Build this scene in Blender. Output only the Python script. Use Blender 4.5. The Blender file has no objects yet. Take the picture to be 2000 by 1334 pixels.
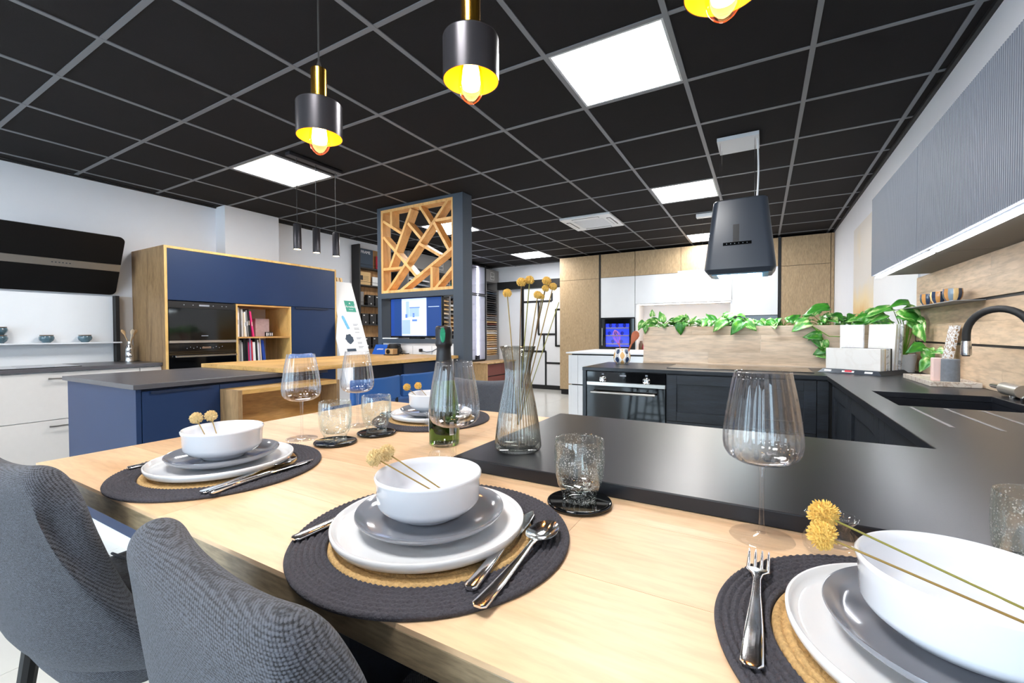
import bpy, bmesh, math, random
from mathutils import Vector, Matrix, Euler
random.seed(7)
PI = math.pi
SC = bpy.context.scene
COL = SC.collection

# ------------------------------------------------------------------ camera
cam_data = bpy.data.cameras.new('camera')
cam = bpy.data.objects.new('camera', cam_data); COL.objects.link(cam)
CAM_LOC = (0.9844, -2.0731, 1.155)
YAW, PITCH, ROLL = math.radians(-29.7815), math.radians(-1.0977), math.radians(-0.2199)
fw = Vector((math.sin(YAW)*math.cos(PITCH), math.cos(YAW)*math.cos(PITCH), math.sin(PITCH)))
rt0 = Vector((math.cos(YAW), -math.sin(YAW), 0)); up0 = rt0.cross(fw)
rt = rt0*math.cos(ROLL) + up0*math.sin(ROLL); up = -rt0*math.sin(ROLL) + up0*math.cos(ROLL)
mw = Matrix((rt, up, -fw)).transposed().to_4x4(); mw.translation = CAM_LOC
cam.matrix_world = mw
cam_data.sensor_width = 36; cam_data.sensor_fit = 'HORIZONTAL'
cam_data.lens = 851.49/2000*36
cam_data.clip_start = 0.02; cam_data.clip_end = 100
SC.camera = cam

# ------------------------------------------------------------------ world, exposure
W = bpy.data.worlds.new('overcast_sky'); SC.world = W; W.use_nodes = True
bg = W.node_tree.nodes['Background']
bg.inputs[0].default_value = (0.66, 0.84, 1.0, 1); bg.inputs[1].default_value = 8.0
PANEL_POWER = 30.0
SC.view_settings.view_transform = 'Standard'
SC.view_settings.look = 'None'
SC.view_settings.exposure = 0.36
SC.view_settings.gamma = 1.0
SC.view_settings.use_curve_mapping = False
cy = SC.cycles
cy.use_denoising = True
cy.max_bounces = 12; cy.diffuse_bounces = 5; cy.glossy_bounces = 5; cy.transmission_bounces = 12; cy.transparent_max_bounces = 16
cy.sample_clamp_indirect = 6.0
cy.caustics_reflective = False

HC = 2.584      # ceiling
TZ = 0.875      # table top
WZ = 0.900      # black worktop
TILE = 0.6

# ------------------------------------------------------------------ materials
def lin(c):
    c = c/255.0
    return c/12.92 if c <= 0.04045 else ((c+0.055)/1.055)**2.4
def rgb(r, g, b): return (lin(r), lin(g), lin(b), 1)
MATS = {}
def nn(nt, t, **kw):
    n = nt.nodes.new(t)
    for k, v in kw.items(): setattr(n, k, v)
    return n
def base(name):
    m = bpy.data.materials.new(name); m.use_nodes = True
    nt = m.node_tree; p = nt.nodes['Principled BSDF']
    MATS[name] = m
    return m, nt, p
def plain(name, col, rough=0.5, metal=0.0, bump=0.0, bscale=200, var=0.0, vscale=8, spec=None, coat=0):
    m, nt, p = base(name)
    p.inputs['Base Color'].default_value = col
    p.inputs['Roughness'].default_value = rough
    p.inputs['Metallic'].default_value = metal
    if spec is not None: p.inputs['Specular IOR Level'].default_value = spec
    if coat: p.inputs['Coat Weight'].default_value = coat; p.inputs['Coat Roughness'].default_value = 0.05
    g = nn(nt, 'ShaderNodeTexCoord')
    n = nn(nt, 'ShaderNodeTexNoise'); n.inputs['Scale'].default_value = vscale; n.inputs['Detail'].default_value = 3
    nt.links.new(g.outputs['Object'], n.inputs['Vector'])
    mx = nn(nt, 'ShaderNodeMix', data_type='RGBA')
    v = max(var, 0.02)
    mx.inputs[6].default_value = tuple(min(1, c*(1-v)) for c in col[:3])+(1,)
    mx.inputs[7].default_value = tuple(min(1, c*(1+v)) for c in col[:3])+(1,)
    nt.links.new(n.outputs['Fac'], mx.inputs[0]); nt.links.new(mx.outputs[2], p.inputs['Base Color'])
    if bump:
        b = nn(nt, 'ShaderNodeTexNoise'); b.inputs['Scale'].default_value = bscale; b.inputs['Detail'].default_value = 2
        nt.links.new(g.outputs['Object'], b.inputs['Vector'])
        bp = nn(nt, 'ShaderNodeBump'); bp.inputs['Strength'].default_value = bump; bp.inputs['Distance'].default_value = 0.002
        nt.links.new(b.outputs['Fac'], bp.inputs['Height']); nt.links.new(bp.outputs['Normal'], p.inputs['Normal'])
    return m
def ramp(nt, stops):
    r = nn(nt, 'ShaderNodeValToRGB'); e = r.color_ramp.elements
    while len(e) < len(stops): e.new(0.5)
    for i, (pos, c) in enumerate(stops): e[i].position = pos; e[i].color = c
    return r
def wood(name, dark, mid, light, axis='X', rough=0.45, grain=60, size=2.2, strength=1.0, tone=0.0):
    """grain runs along the given world axis; each object gets its own stretch of timber"""
    m, nt, p = base(name)
    geo = nn(nt, 'ShaderNodeNewGeometry'); oi = nn(nt, 'ShaderNodeObjectInfo')
    mul = nn(nt, 'ShaderNodeVectorMath', operation='SCALE'); mul.inputs['Scale'].default_value = 37.0
    cmb = nn(nt, 'ShaderNodeCombineXYZ')
    for i in range(3): nt.links.new(oi.outputs['Random'], cmb.inputs[i])
    nt.links.new(cmb.outputs[0], mul.inputs[0])
    add = nn(nt, 'ShaderNodeVectorMath', operation='ADD')
    nt.links.new(geo.outputs['Position'], add.inputs[0]); nt.links.new(mul.outputs[0], add.inputs[1])
    mp = nn(nt, 'ShaderNodeMapping')
    sc = {'X': (0.16, 1, 1), 'Y': (1, 0.16, 1), 'Z': (1, 1, 0.16)}[axis]
    mp.inputs['Scale'].default_value = sc
    nt.links.new(add.outputs[0], mp.inputs['Vector'])
    n1 = nn(nt, 'ShaderNodeTexNoise'); n1.inputs['Scale'].default_value = size*5; n1.inputs['Detail'].default_value = 6; n1.inputs['Distortion'].default_value = 1.2
    n2 = nn(nt, 'ShaderNodeTexNoise'); n2.inputs['Scale'].default_value = grain*3; n2.inputs['Detail'].default_value = 3
    nt.links.new(mp.outputs[0], n1.inputs['Vector']); nt.links.new(mp.outputs[0], n2.inputs['Vector'])
    r = ramp(nt, [(0.30, dark), (0.48, mid), (0.72, light)])
    nt.links.new(n1.outputs['Fac'], r.inputs[0])
    mx = nn(nt, 'ShaderNodeMix', data_type='RGBA', blend_type='MULTIPLY')
    r2 = ramp(nt, [(0.35, (1-0.28*strength,)*3+(1,)), (0.6, (1, 1, 1, 1))])
    nt.links.new(n2.outputs['Fac'], r2.inputs[0])
    mx.inputs[0].default_value = 1
    nt.links.new(r.outputs[0], mx.inputs[6]); nt.links.new(r2.outputs[0], mx.inputs[7])
    hs = nn(nt, 'ShaderNodeHueSaturation')
    vm = nn(nt, 'ShaderNodeMapRange'); vm.inputs['To Min'].default_value = 1-tone; vm.inputs['To Max'].default_value = 1+tone*0.6
    nt.links.new(oi.outputs['Random'], vm.inputs['Value']); nt.links.new(vm.outputs[0], hs.inputs['Value'])
    nt.links.new(mx.outputs[2], hs.inputs['Color'])
    nt.links.new(hs.outputs[0], p.inputs['Base Color'])
    p.inputs['Roughness'].default_value = rough
    bp = nn(nt, 'ShaderNodeBump'); bp.inputs['Strength'].default_value = 0.12; bp.inputs['Distance'].default_value = 0.001
    nt.links.new(n2.outputs['Fac'], bp.inputs['Height']); nt.links.new(bp.outputs['Normal'], p.inputs['Normal'])
    return m
def emit(name, col, s):
    m, nt, p = base(name)
    p.inputs['Base Color'].default_value = col
    p.inputs['Emission Color'].default_value = col; p.inputs['Emission Strength'].default_value = s
    return m
def glass(name, col=(1, 1, 1, 1), ior=1.45, rough=0.0, bump=0, bscale=300):
    m, nt, p = base(name)
    p.inputs['Base Color'].default_value = col; p.inputs['Transmission Weight'].default_value = 1
    p.inputs['IOR'].default_value = ior; p.inputs['Roughness'].default_value = rough
    if bump:
        g = nn(nt, 'ShaderNodeTexCoord'); v = nn(nt, 'ShaderNodeTexVoronoi'); v.inputs['Scale'].default_value = bscale
        nt.links.new(g.outputs['Object'], v.inputs['Vector'])
        r = ramp(nt, [(0.0, (1, 1, 1, 1)), (0.32, (0, 0, 0, 1))]); nt.links.new(v.outputs['Distance'], r.inputs[0])
        bp = nn(nt, 'ShaderNodeBump'); bp.inputs['Strength'].default_value = bump; bp.inputs['Distance'].default_value = 0.001
        nt.links.new(r.outputs[0], bp.inputs['Height']); nt.links.new(bp.outputs['Normal'], p.inputs['Normal'])
    return m
def thin_glass(name, col=(1, 1, 1, 1), gloss=1.0, edge=0.55, face=0.05, power=3.0, rough=0.0, seeds=0, seed_scale=260, edge_tint=None):
    """a pane or a thin blown wall: lets light straight through and mirrors more and more towards grazing angles"""
    m = bpy.data.materials.new(name); m.use_nodes = True; nt = m.node_tree; nt.nodes.clear(); MATS[name] = m
    o = nn(nt, 'ShaderNodeOutputMaterial'); mx = nn(nt, 'ShaderNodeMixShader'); tr = nn(nt, 'ShaderNodeBsdfTransparent'); gl = nn(nt, 'ShaderNodeBsdfGlossy')
    lw = nn(nt, 'ShaderNodeLayerWeight'); lw.inputs['Blend'].default_value = 0.5
    pw = nn(nt, 'ShaderNodeMath', operation='POWER'); pw.inputs[1].default_value = power; nt.links.new(lw.outputs['Facing'], pw.inputs[0])
    ml = nn(nt, 'ShaderNodeMath', operation='MULTIPLY_ADD'); ml.inputs[1].default_value = edge; ml.inputs[2].default_value = face; nt.links.new(pw.outputs[0], ml.inputs[0])
    gl.inputs['Roughness'].default_value = rough; gl.inputs[0].default_value = (gloss, gloss, gloss, 1)
    cm = nn(nt, 'ShaderNodeMix', data_type='RGBA'); cm.inputs[6].default_value = col; cm.inputs[7].default_value = edge_tint or col
    nt.links.new(pw.outputs[0], cm.inputs[0]); nt.links.new(cm.outputs[2], tr.inputs[0])
    nt.links.new(ml.outputs[0], mx.inputs[0]); nt.links.new(tr.outputs[0], mx.inputs[1]); nt.links.new(gl.outputs[0], mx.inputs[2])
    last = mx
    if seeds:
        g = nn(nt, 'ShaderNodeTexCoord'); v = nn(nt, 'ShaderNodeTexVoronoi'); v.inputs['Scale'].default_value = seed_scale; nt.links.new(g.outputs['Object'], v.inputs['Vector'])
        n = nn(nt, 'ShaderNodeTexNoise'); n.inputs['Scale'].default_value = 60; n.inputs['Detail'].default_value = 3; nt.links.new(g.outputs['Object'], n.inputs['Vector'])
        th = nn(nt, 'ShaderNodeMath', operation='MULTIPLY_ADD'); th.inputs[1].default_value = 0.75; th.inputs[2].default_value = -0.17; nt.links.new(n.outputs['Fac'], th.inputs[0])
        lt = nn(nt, 'ShaderNodeMath', operation='LESS_THAN'); nt.links.new(v.outputs['Distance'], lt.inputs[0]); nt.links.new(th.outputs[0], lt.inputs[1])
        mu = nn(nt, 'ShaderNodeMath', operation='MULTIPLY'); mu.inputs[1].default_value = seeds; nt.links.new(lt.outputs[0], mu.inputs[0])
        df = nn(nt, 'ShaderNodeBsdfTranslucent'); df.inputs[0].default_value = (0.96, 0.98, 0.97, 1); dd = nn(nt, 'ShaderNodeBsdfDiffuse'); dd.inputs[0].default_value = (0.96, 0.98, 0.97, 1)
        md = nn(nt, 'ShaderNodeMixShader'); nt.links.new(df.outputs[0], md.inputs[1]); nt.links.new(dd.outputs[0], md.inputs[2])
        m2 = nn(nt, 'ShaderNodeMixShader'); nt.links.new(mu.outputs[0], m2.inputs[0]); nt.links.new(mx.outputs[0], m2.inputs[1]); nt.links.new(md.outputs[0], m2.inputs[2])
        bp = nn(nt, 'ShaderNodeBump'); bp.inputs['Strength'].default_value = 0.5; bp.inputs['Distance'].default_value = 0.001; nt.links.new(n.outputs['Fac'], bp.inputs['Height']); nt.links.new(bp.outputs['Normal'], gl.inputs['Normal'])
        last = m2
    nt.links.new(last.outputs[0], o.inputs[0])
    return m
def fabric(name, c1, c2, period=0.0024, rough=0.95, depth=0.0012):
    m, nt, p = base(name)
    g = nn(nt, 'ShaderNodeTexCoord')
    k = 2*PI/(20*period)
    w1 = nn(nt, 'ShaderNodeTexWave', wave_type='BANDS', bands_direction='DIAGONAL'); w1.inputs['Scale'].default_value = k; w1.inputs['Distortion'].default_value = 3.5; w1.inputs['Detail Scale'].default_value = 20
    w2 = nn(nt, 'ShaderNodeTexWave', wave_type='BANDS', bands_direction='Z'); w2.inputs['Scale'].default_value = k; w2.inputs['Distortion'].default_value = 3.5; w2.inputs['Detail Scale'].default_value = 20
    n = nn(nt, 'ShaderNodeTexNoise'); n.inputs['Scale'].default_value = 260; n.inputs['Detail'].default_value = 4
    mp = nn(nt, 'ShaderNodeMapping'); mp.inputs['Scale'].default_value = (1, 1, 3.0)
    nt.links.new(g.outputs['Object'], mp.inputs[0]); nt.links.new(mp.outputs[0], n.inputs['Vector'])
    for w in (w1, w2): nt.links.new(g.outputs['Object'], w.inputs['Vector'])
    ad = nn(nt, 'ShaderNodeMath', operation='MULTIPLY'); nt.links.new(w1.outputs['Fac'], ad.inputs[0]); nt.links.new(w2.outputs['Fac'], ad.inputs[1])
    ad2 = nn(nt, 'ShaderNodeMath', operation='ADD'); nt.links.new(ad.outputs[0], ad2.inputs[0])
    mu = nn(nt, 'ShaderNodeMath', operation='MULTIPLY_ADD'); mu.inputs[1].default_value = 1.7; mu.inputs[2].default_value = -0.62; nt.links.new(n.outputs['Fac'], mu.inputs[0]); nt.links.new(mu.outputs[0], ad2.inputs[1])
    r = ramp(nt, [(0.15, c1), (0.75, c2)]); nt.links.new(ad2.outputs[0], r.inputs[0]); nt.links.new(r.outputs[0], p.inputs['Base Color'])
    bp = nn(nt, 'ShaderNodeBump'); bp.inputs['Strength'].default_value = 0.8; bp.inputs['Distance'].default_value = depth
    nt.links.new(ad2.outputs[0], bp.inputs['Height']); nt.links.new(bp.outputs['Normal'], p.inputs['Normal'])
    p.inputs['Roughness'].default_value = rough; p.inputs['Sheen Weight'].default_value = 0.25; p.inputs['Specular IOR Level'].default_value = 0.2
    return m
def marble(name, c1, c2, scale=6, rough=0.3):
    m, nt, p = base(name)
    g = nn(nt, 'ShaderNodeTexCoord'); n = nn(nt, 'ShaderNodeTexNoise'); n.inputs['Scale'].default_value = scale; n.inputs['Detail'].default_value = 8; n.inputs['Distortion'].default_value = 2.5
    nt.links.new(g.outputs['Object'], n.inputs['Vector'])
    r = ramp(nt, [(0.44, c1), (0.5, c2), (0.56, c1)]); nt.links.new(n.outputs['Fac'], r.inputs[0]); nt.links.new(r.outputs[0], p.inputs['Base Color'])
    p.inputs['Roughness'].default_value = rough
    return m

M = MATS
plain('wall_white', rgb(226, 229, 236), 0.9, bump=0.05, bscale=120)
plain('ceiling_black', rgb(33, 31, 32), 0.95, bump=0.3, bscale=180, var=0.08, spec=0.2)
plain('grid_grey', rgb(112, 114, 120), 0.45)
plain('floor_tile', rgb(208, 208, 202), 0.16, var=0.05, vscale=2.0)
plain('grout', rgb(176, 175, 170), 0.8)
plain('white_gloss', rgb(238, 241, 245), 0.25)
plain('white_matt', rgb(232, 234, 238), 0.6)
plain('white_plastic', rgb(228, 230, 233), 0.4)
plain('white_metal', rgb(200, 203, 208), 0.35)
plain('ceramic_white', rgb(236, 238, 240), 0.12, coat=0.5)
plain('bowl_white', rgb(226, 229, 235), 0.12, coat=0.5)
plain('ceramic_grey', rgb(128, 131, 139), 0.12, coat=0.5)
plain('blue_front', rgb(17, 45, 84), 0.42, var=0.05)
plain('blue_dark', rgb(11, 30, 58), 0.5)
plain('greige', rgb(206, 201, 197), 0.5, var=0.03, vscale=30)
plain('slate_top', rgb(84, 82, 86), 0.34, var=0.25, vscale=7, bump=0.1)
plain('black_top', rgb(27, 29, 35), 0.30, bump=0.05, bscale=900, var=0.1, vscale=400, spec=0.38)
plain('black_gloss', rgb(9, 10, 12), 0.06)
plain('black_matt', rgb(20, 20, 22), 0.55)
plain('hood_graphite', rgb(48, 54, 64), 0.34)
plain('black_metal', rgb(24, 24, 26), 0.4, 0.3)
plain('anthracite', rgb(66, 76, 88), 0.6, bump=0.05)
plain('steel', rgb(205, 205, 205), 0.18, 1.0)
plain('brushed_steel', rgb(190, 186, 180), 0.34, 1.0)
plain('chrome', rgb(232, 232, 234), 0.13, 1.0)
plain('brass', rgb(214, 160, 62), 0.22, 1.0)
plain('shade_black', rgb(74, 72, 76), 0.28, 0.7)
plain('shade_gold', rgb(255, 158, 8), 0.45)
plain('grey_ridged', rgb(112, 119, 132), 0.5)
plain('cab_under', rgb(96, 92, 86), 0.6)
plain('hood_black', rgb(11, 11, 12), 0.4, spec=0.25)
plain('rubber_black', rgb(22, 22, 23), 0.65)
plain('sample_grey', rgb(128, 127, 128), 0.6)
plain('sample_dark', rgb(74, 73, 76), 0.7)
plain('burgundy', rgb(112, 58, 50), 0.5)
plain('soil', rgb(52, 40, 30), 1.0, bump=0.6, bscale=90)
plain('cork', rgb(184, 152, 110), 0.9, bump=0.3)
plain('foil', rgb(34, 34, 37), 0.42, 0.35, bump=0.25, bscale=60)
plain('foil_green', rgb(22, 120, 84), 0.35, 0.4)
plain('paper', rgb(236, 236, 236), 0.8)
plain('print_grey', rgb(150, 155, 165), 0.8)
plain('print_dark', rgb(62, 76, 92), 0.8)
plain('print_green', rgb(58, 152, 130), 0.7)
plain('print_bottle', rgb(96, 178, 222), 0.5, var=0.4, vscale=60)
plain('brochure_blue', rgb(20, 82, 176), 0.5)
plain('tan_card', rgb(214, 180, 128), 0.8, var=0.1)
plain('black_book', rgb(24, 25, 28), 0.5)
plain('pink', rgb(226, 48, 116), 0.6)
plain('red', rgb(196, 40, 60), 0.6)
plain('book_blue', rgb(24, 62, 150), 0.6)
plain('book_white', rgb(232, 232, 230), 0.6)
plain('book_cream', rgb(222, 204, 178), 0.7)
plain('book_grey', rgb(128, 126, 126), 0.6)
plain('book_lilac', rgb(168, 150, 190), 0.6)
plain('pink_stone', rgb(178, 152, 150), 0.8, bump=0.4, bscale=60, var=0.2, vscale=40)
plain('pink_wax', rgb(236, 206, 198), 0.7)
plain('grey_wax', rgb(118, 124, 132), 0.85, bump=0.5, bscale=160, var=0.2, vscale=80)
plain('spoon_wood', rgb(178, 96, 62), 0.55, var=0.15, vscale=40)
plain('whisk_pink', rgb(208, 118, 118), 0.4)
plain('pale_wood', rgb(206, 168, 122), 0.6, var=0.1)
plain('stem_green', rgb(104, 150, 44), 0.5)
plain('stem_dry', rgb(142, 118, 62), 0.8)
plain('stem_brown', rgb(104, 82, 54), 0.9)
plain('stem_olive', rgb(134, 130, 62), 0.8)
plain('chair_blue', rgb(30, 84, 148), 0.55, var=0.05)
plain('chair_velvet', rgb(96, 132, 196), 0.9, var=0.06)
plain('glaze_blue', rgb(84, 110, 122), 0.15, var=0.35, vscale=90, coat=0.6)
plain('glaze_brown', rgb(116, 92, 76), 0.2, coat=0.5)
plain('dried_head', rgb(232, 206, 152), 0.95, bump=1.0, bscale=700, var=0.25, vscale=180)
plain('dried_yellow', rgb(236, 190, 100), 0.95, bump=1.0, bscale=600, var=0.3, vscale=150)
plain('jute', rgb(190, 156, 104), 0.95, bump=1.0, bscale=420, var=0.5, vscale=260)
plain('mat_charcoal', rgb(66, 65, 72), 0.98, bump=1.0, bscale=420, var=0.5, vscale=300)
plain('sky_blue_trim', rgb(36, 120, 160), 0.3)
plain('fridge_shelf', rgb(176, 168, 168), 0.6)
wood('oak_table', rgb(200, 160, 118), rgb(222, 186, 146), rgb(234, 202, 164), 'X', 0.42, 40, 1.2, 0.45, 0.06)
wood('oak_edge', rgb(110, 96, 75), rgb(148, 130, 103), rgb(172, 153, 124), 'X', 0.3, 70, 3, 1.4)
wood('oak_board', rgb(176, 146, 116), rgb(212, 184, 152), rgb(228, 204, 174), 'Y', 0.55, 22, 1.1, 0.8, 0.09)
wood('oak_planter', rgb(186, 158, 130), rgb(216, 192, 166), rgb(230, 210, 188), 'X', 0.6, 22, 1.0, 0.7, 0.06)
wood('oak_tall', rgb(124, 95, 63), rgb(158, 125, 87), rgb(174, 141, 102), 'Z', 0.5, 40, 2, 0.8)
wood('oak_desk', rgb(196, 146, 80), rgb(222, 176, 104), rgb(236, 192, 122), 'Y', 0.42, 40, 2, 0.6)
wood('oak_edgeband', rgb(202, 156, 88), rgb(226, 184, 112), rgb(236, 196, 128), 'Z', 0.45, 40, 2, 0.5)
wood('oak_niche', rgb(170, 120, 62), rgb(200, 150, 86), rgb(214, 166, 104), 'Y', 0.5, 40, 2, 0.6)
wood('oak_lattice', rgb(214, 158, 90), rgb(236, 182, 112), rgb(246, 200, 134), 'Z', 0.5, 40, 2, 0.5, 0.05)
wood('ash_ribbed', rgb(176, 150, 114), rgb(186, 160, 124), rgb(194, 168, 132), 'Z', 0.5, 46, 10, 0.8)
wood('black_ash', rgb(15, 19, 26), rgb(25, 31, 40), rgb(34, 41, 52), 'X', 0.45, 60, 4, 1.2)
wood('shelf_back', rgb(140, 100, 62), rgb(180, 138, 92), rgb(198, 158, 110), 'Z', 0.6, 40, 2, 0.9)
wood('lowboard_oak', rgb(166, 128, 84), rgb(204, 168, 120), rgb(218, 186, 142), 'Z', 0.55, 40, 2, 0.8)
thin_glass('smoke_glass', (0.88, 0.89, 0.87, 1), edge=0.45, face=0.05, power=1.5, edge_tint=(0.22, 0.23, 0.22, 1))
glass('green_glass', (0.06, 0.15, 0.01, 1), 1.45)
thin_glass('pane', (0.97, 0.98, 0.98, 1), edge=0.5, face=0.04)
thin_glass('wine_glass', (0.985, 0.985, 0.99, 1), edge=0.7, face=0.03, power=2.6, edge_tint=(0.70, 0.71, 0.75, 1))
thin_glass('clear_glass', (0.98, 0.98, 0.985, 1), edge=0.6, face=0.03, power=4.5, edge_tint=(0.86, 0.87, 0.89, 1))
thin_glass('seeded_glass', (0.965, 0.985, 0.98, 1), edge=0.5, face=0.05, power=2.4, seeds=0.4, edge_tint=(0.82, 0.88, 0.86, 1))
thin_glass('bulb_glass', (1.0, 0.86, 0.58, 1), edge=0.4, face=0.03)
thin_glass('vitrine_glass', (0.95, 0.95, 0.97, 1), edge=0.5, face=0.03)
emit('led_white', (1, 0.985, 0.97, 1), PANEL_POWER)
emit('led_strip', (0.93, 0.95, 1, 1), 20)
emit('led_linear', (0.95, 0.96, 1, 1), 8)
plain('fridge_bottle', rgb(44, 60, 210), 0.12)
emit('led_hood', (0.86, 0.96, 1, 1), 22)
emit('led_vitrine', (0.86, 0.84, 1, 1), 16)
emit('led_niche', (1, 0.90, 0.78, 1), 14)
emit('filament', (1, 0.70, 0.34, 1), 34)
emit('spot_lens', (1, 0.66, 0.28, 1), 40)
emit('fridge_blue', (0.02, 0.05, 1.0, 1), 1.0)
emit('screen_blue', (0.004, 0.03, 0.17, 1), 1.0)
emit('screen_mid', (0.005, 0.03, 0.13, 1), 1.0)
emit('screen_light', (0.24, 0.34, 0.68, 1), 0.8)
emit('screen_pale', (0.44, 0.54, 0.86, 1), 0.8)
emit('screen_dim', (0.06, 0.14, 0.42, 1), 0.8)
fabric('chair_grey', rgb(26, 28, 34), rgb(102, 107, 119), 0.0021)
fabric('chair_far', rgb(48, 47, 52), rgb(104, 102, 108), 0.006)
marble('marble_white', rgb(238, 239, 242), rgb(228, 224, 220), 5)
marble('marble_veined', rgb(232, 233, 236), rgb(150, 150, 156), 9)
marble('marble_beige', rgb(236, 234, 230), rgb(232, 229, 224), 4)
marble('marble_tray', rgb(214, 204, 192), rgb(176, 156, 140), 10)
def leaf_mat(name, a, b, c, amount):
    m, nt, p = base(name)
    g = nn(nt, 'ShaderNodeTexCoord'); oi = nn(nt, 'ShaderNodeObjectInfo')
    ad = nn(nt, 'ShaderNodeVectorMath', operation='ADD'); nt.links.new(g.outputs['Object'], ad.inputs[0]); nt.links.new(oi.outputs['Random'], ad.inputs[1])
    mp = nn(nt, 'ShaderNodeMapping'); mp.inputs['Scale'].default_value = (2.4, 0.8, 1); nt.links.new(ad.outputs[0], mp.inputs[0])
    n = nn(nt, 'ShaderNodeTexNoise'); n.inputs['Scale'].default_value = 22; n.inputs['Detail'].default_value = 4; nt.links.new(mp.outputs[0], n.inputs['Vector'])
    r = ramp(nt, [(0.3, a), (0.62-amount, b), (0.72-amount*0.6, c)]); nt.links.new(n.outputs['Fac'], r.inputs[0]); nt.links.new(r.outputs[0], p.inputs['Base Color'])
    p.inputs['Roughness'].default_value = 0.32
    p.inputs['Subsurface Weight'].default_value = 0.0
    return m
leaf_mat('leaf_plain', rgb(32, 96, 34), rgb(62, 134, 40), rgb(112, 168, 50), 0.0)
leaf_mat('leaf_variegated', rgb(44, 112, 52), rgb(90, 158, 60), rgb(206, 220, 158), 0.10)
def stone_mat():
    m, nt, p = base('stained_stone')
    geo = nn(nt, 'ShaderNodeNewGeometry'); sx = nn(nt, 'ShaderNodeSeparateXYZ'); nt.links.new(geo.outputs['Position'], sx.inputs[0])
    n = nn(nt, 'ShaderNodeTexNoise'); n.inputs['Scale'].default_value = 2.6; n.inputs['Detail'].default_value = 7; nt.links.new(geo.outputs['Position'], n.inputs['Vector'])
    mr = nn(nt, 'ShaderNodeMapRange'); mr.inputs['From Min'].default_value = 1.75; mr.inputs['From Max'].default_value = 1.15; nt.links.new(sx.outputs['Z'], mr.inputs['Value'])
    ad = nn(nt, 'ShaderNodeMath', operation='MULTIPLY_ADD'); ad.inputs[1].default_value = 0.9; ad.inputs[2].default_value = -0.4
    nt.links.new(n.outputs['Fac'], ad.inputs[0])
    a2 = nn(nt, 'ShaderNodeMath', operation='ADD'); nt.links.new(ad.outputs[0], a2.inputs[0]); nt.links.new(mr.outputs[0], a2.inputs[1])
    r = ramp(nt, [(0.15, rgb(214, 210, 204)), (0.55, rgb(228, 206, 160)), (0.9, rgb(214, 160, 66))]); nt.links.new(a2.outputs[0], r.inputs[0]); nt.links.new(r.outputs[0], p.inputs['Base Color'])
    p.inputs['Roughness'].default_value = 0.5
stone_mat()
def stripe_mat(name, cols, k, rough=0.2):
    """vertical glaze bands around a turned pot"""
    m, nt, p = base(name)
    g = nn(nt, 'ShaderNodeTexCoord'); s = nn(nt, 'ShaderNodeSeparateXYZ'); nt.links.new(g.outputs['Object'], s.inputs[0])
    at = nn(nt, 'ShaderNodeMath', operation='ARCTAN2'); nt.links.new(s.outputs['Y'], at.inputs[0]); nt.links.new(s.outputs['X'], at.inputs[1])
    mu = nn(nt, 'ShaderNodeMath', operation='MULTIPLY_ADD'); mu.inputs[1].default_value = k/(2*PI); mu.inputs[2].default_value = 10.0; nt.links.new(at.outputs[0], mu.inputs[0])
    fr = nn(nt, 'ShaderNodeMath', operation='FRACT'); nt.links.new(mu.outputs[0], fr.inputs[0])
    r = ramp(nt, [(i/len(cols), c) for i, c in enumerate(cols)]); r.color_ramp.interpolation = 'CONSTANT'
    nt.links.new(fr.outputs[0], r.inputs[0]); nt.links.new(r.outputs[0], p.inputs['Base Color'])
    p.inputs['Roughness'].default_value = rough; p.inputs['Coat Weight'].default_value = 0.5
    return m
stripe_mat('cup_stripes', [rgb(196, 142, 78), rgb(34, 52, 78), rgb(186, 134, 78), rgb(120, 138, 150), rgb(226, 190, 130), rgb(44, 60, 84)], 2)
def pot_mat():
    m, nt, p = base('pot_pattern')
    g = nn(nt, 'ShaderNodeTexCoord'); s = nn(nt, 'ShaderNodeSeparateXYZ'); nt.links.new(g.outputs['Object'], s.inputs[0])
    at = nn(nt, 'ShaderNodeMath', operation='ARCTAN2'); nt.links.new(s.outputs['Y'], at.inputs[0]); nt.links.new(s.outputs['X'], at.inputs[1])
    A = nn(nt, 'ShaderNodeMath', operation='MULTIPLY'); A.inputs[1].default_value = 5; nt.links.new(at.outputs[0], A.inputs[0])
    ca = nn(nt, 'ShaderNodeMath', operation='COSINE'); nt.links.new(A.outputs[0], ca.inputs[0])
    Z = nn(nt, 'ShaderNodeMath', operation='MULTIPLY'); Z.inputs[1].default_value = 92; nt.links.new(s.outputs['Z'], Z.inputs[0])
    cz = nn(nt, 'ShaderNodeMath', operation='COSINE'); nt.links.new(Z.outputs[0], cz.inputs[0])
    h = nn(nt, 'ShaderNodeMath', operation='MULTIPLY_ADD'); h.inputs[1].default_value = 0.42; nt.links.new(cz.outputs[0], h.inputs[0]); nt.links.new(ca.outputs[0], h.inputs[2])
    r = ramp(nt, [(0, rgb(40, 58, 92)), (0.24, rgb(240, 240, 238)), (0.30, rgb(60, 66, 84)), (0.36, rgb(240, 240, 238)), (0.66, rgb(240, 240, 238)), (0.70, rgb(222, 176, 116))]); r.color_ramp.interpolation = 'CONSTANT'
    mr = nn(nt, 'ShaderNodeMapRange'); mr.inputs['From Min'].default_value = -1.42; mr.inputs['From Max'].default_value = 1.42; nt.links.new(h.outputs[0], mr.inputs['Value'])
    nt.links.new(mr.outputs[0], r.inputs[0]); nt.links.new(r.outputs[0], p.inputs['Base Color']); p.inputs['Roughness'].default_value = 0.25
pot_mat()
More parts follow.
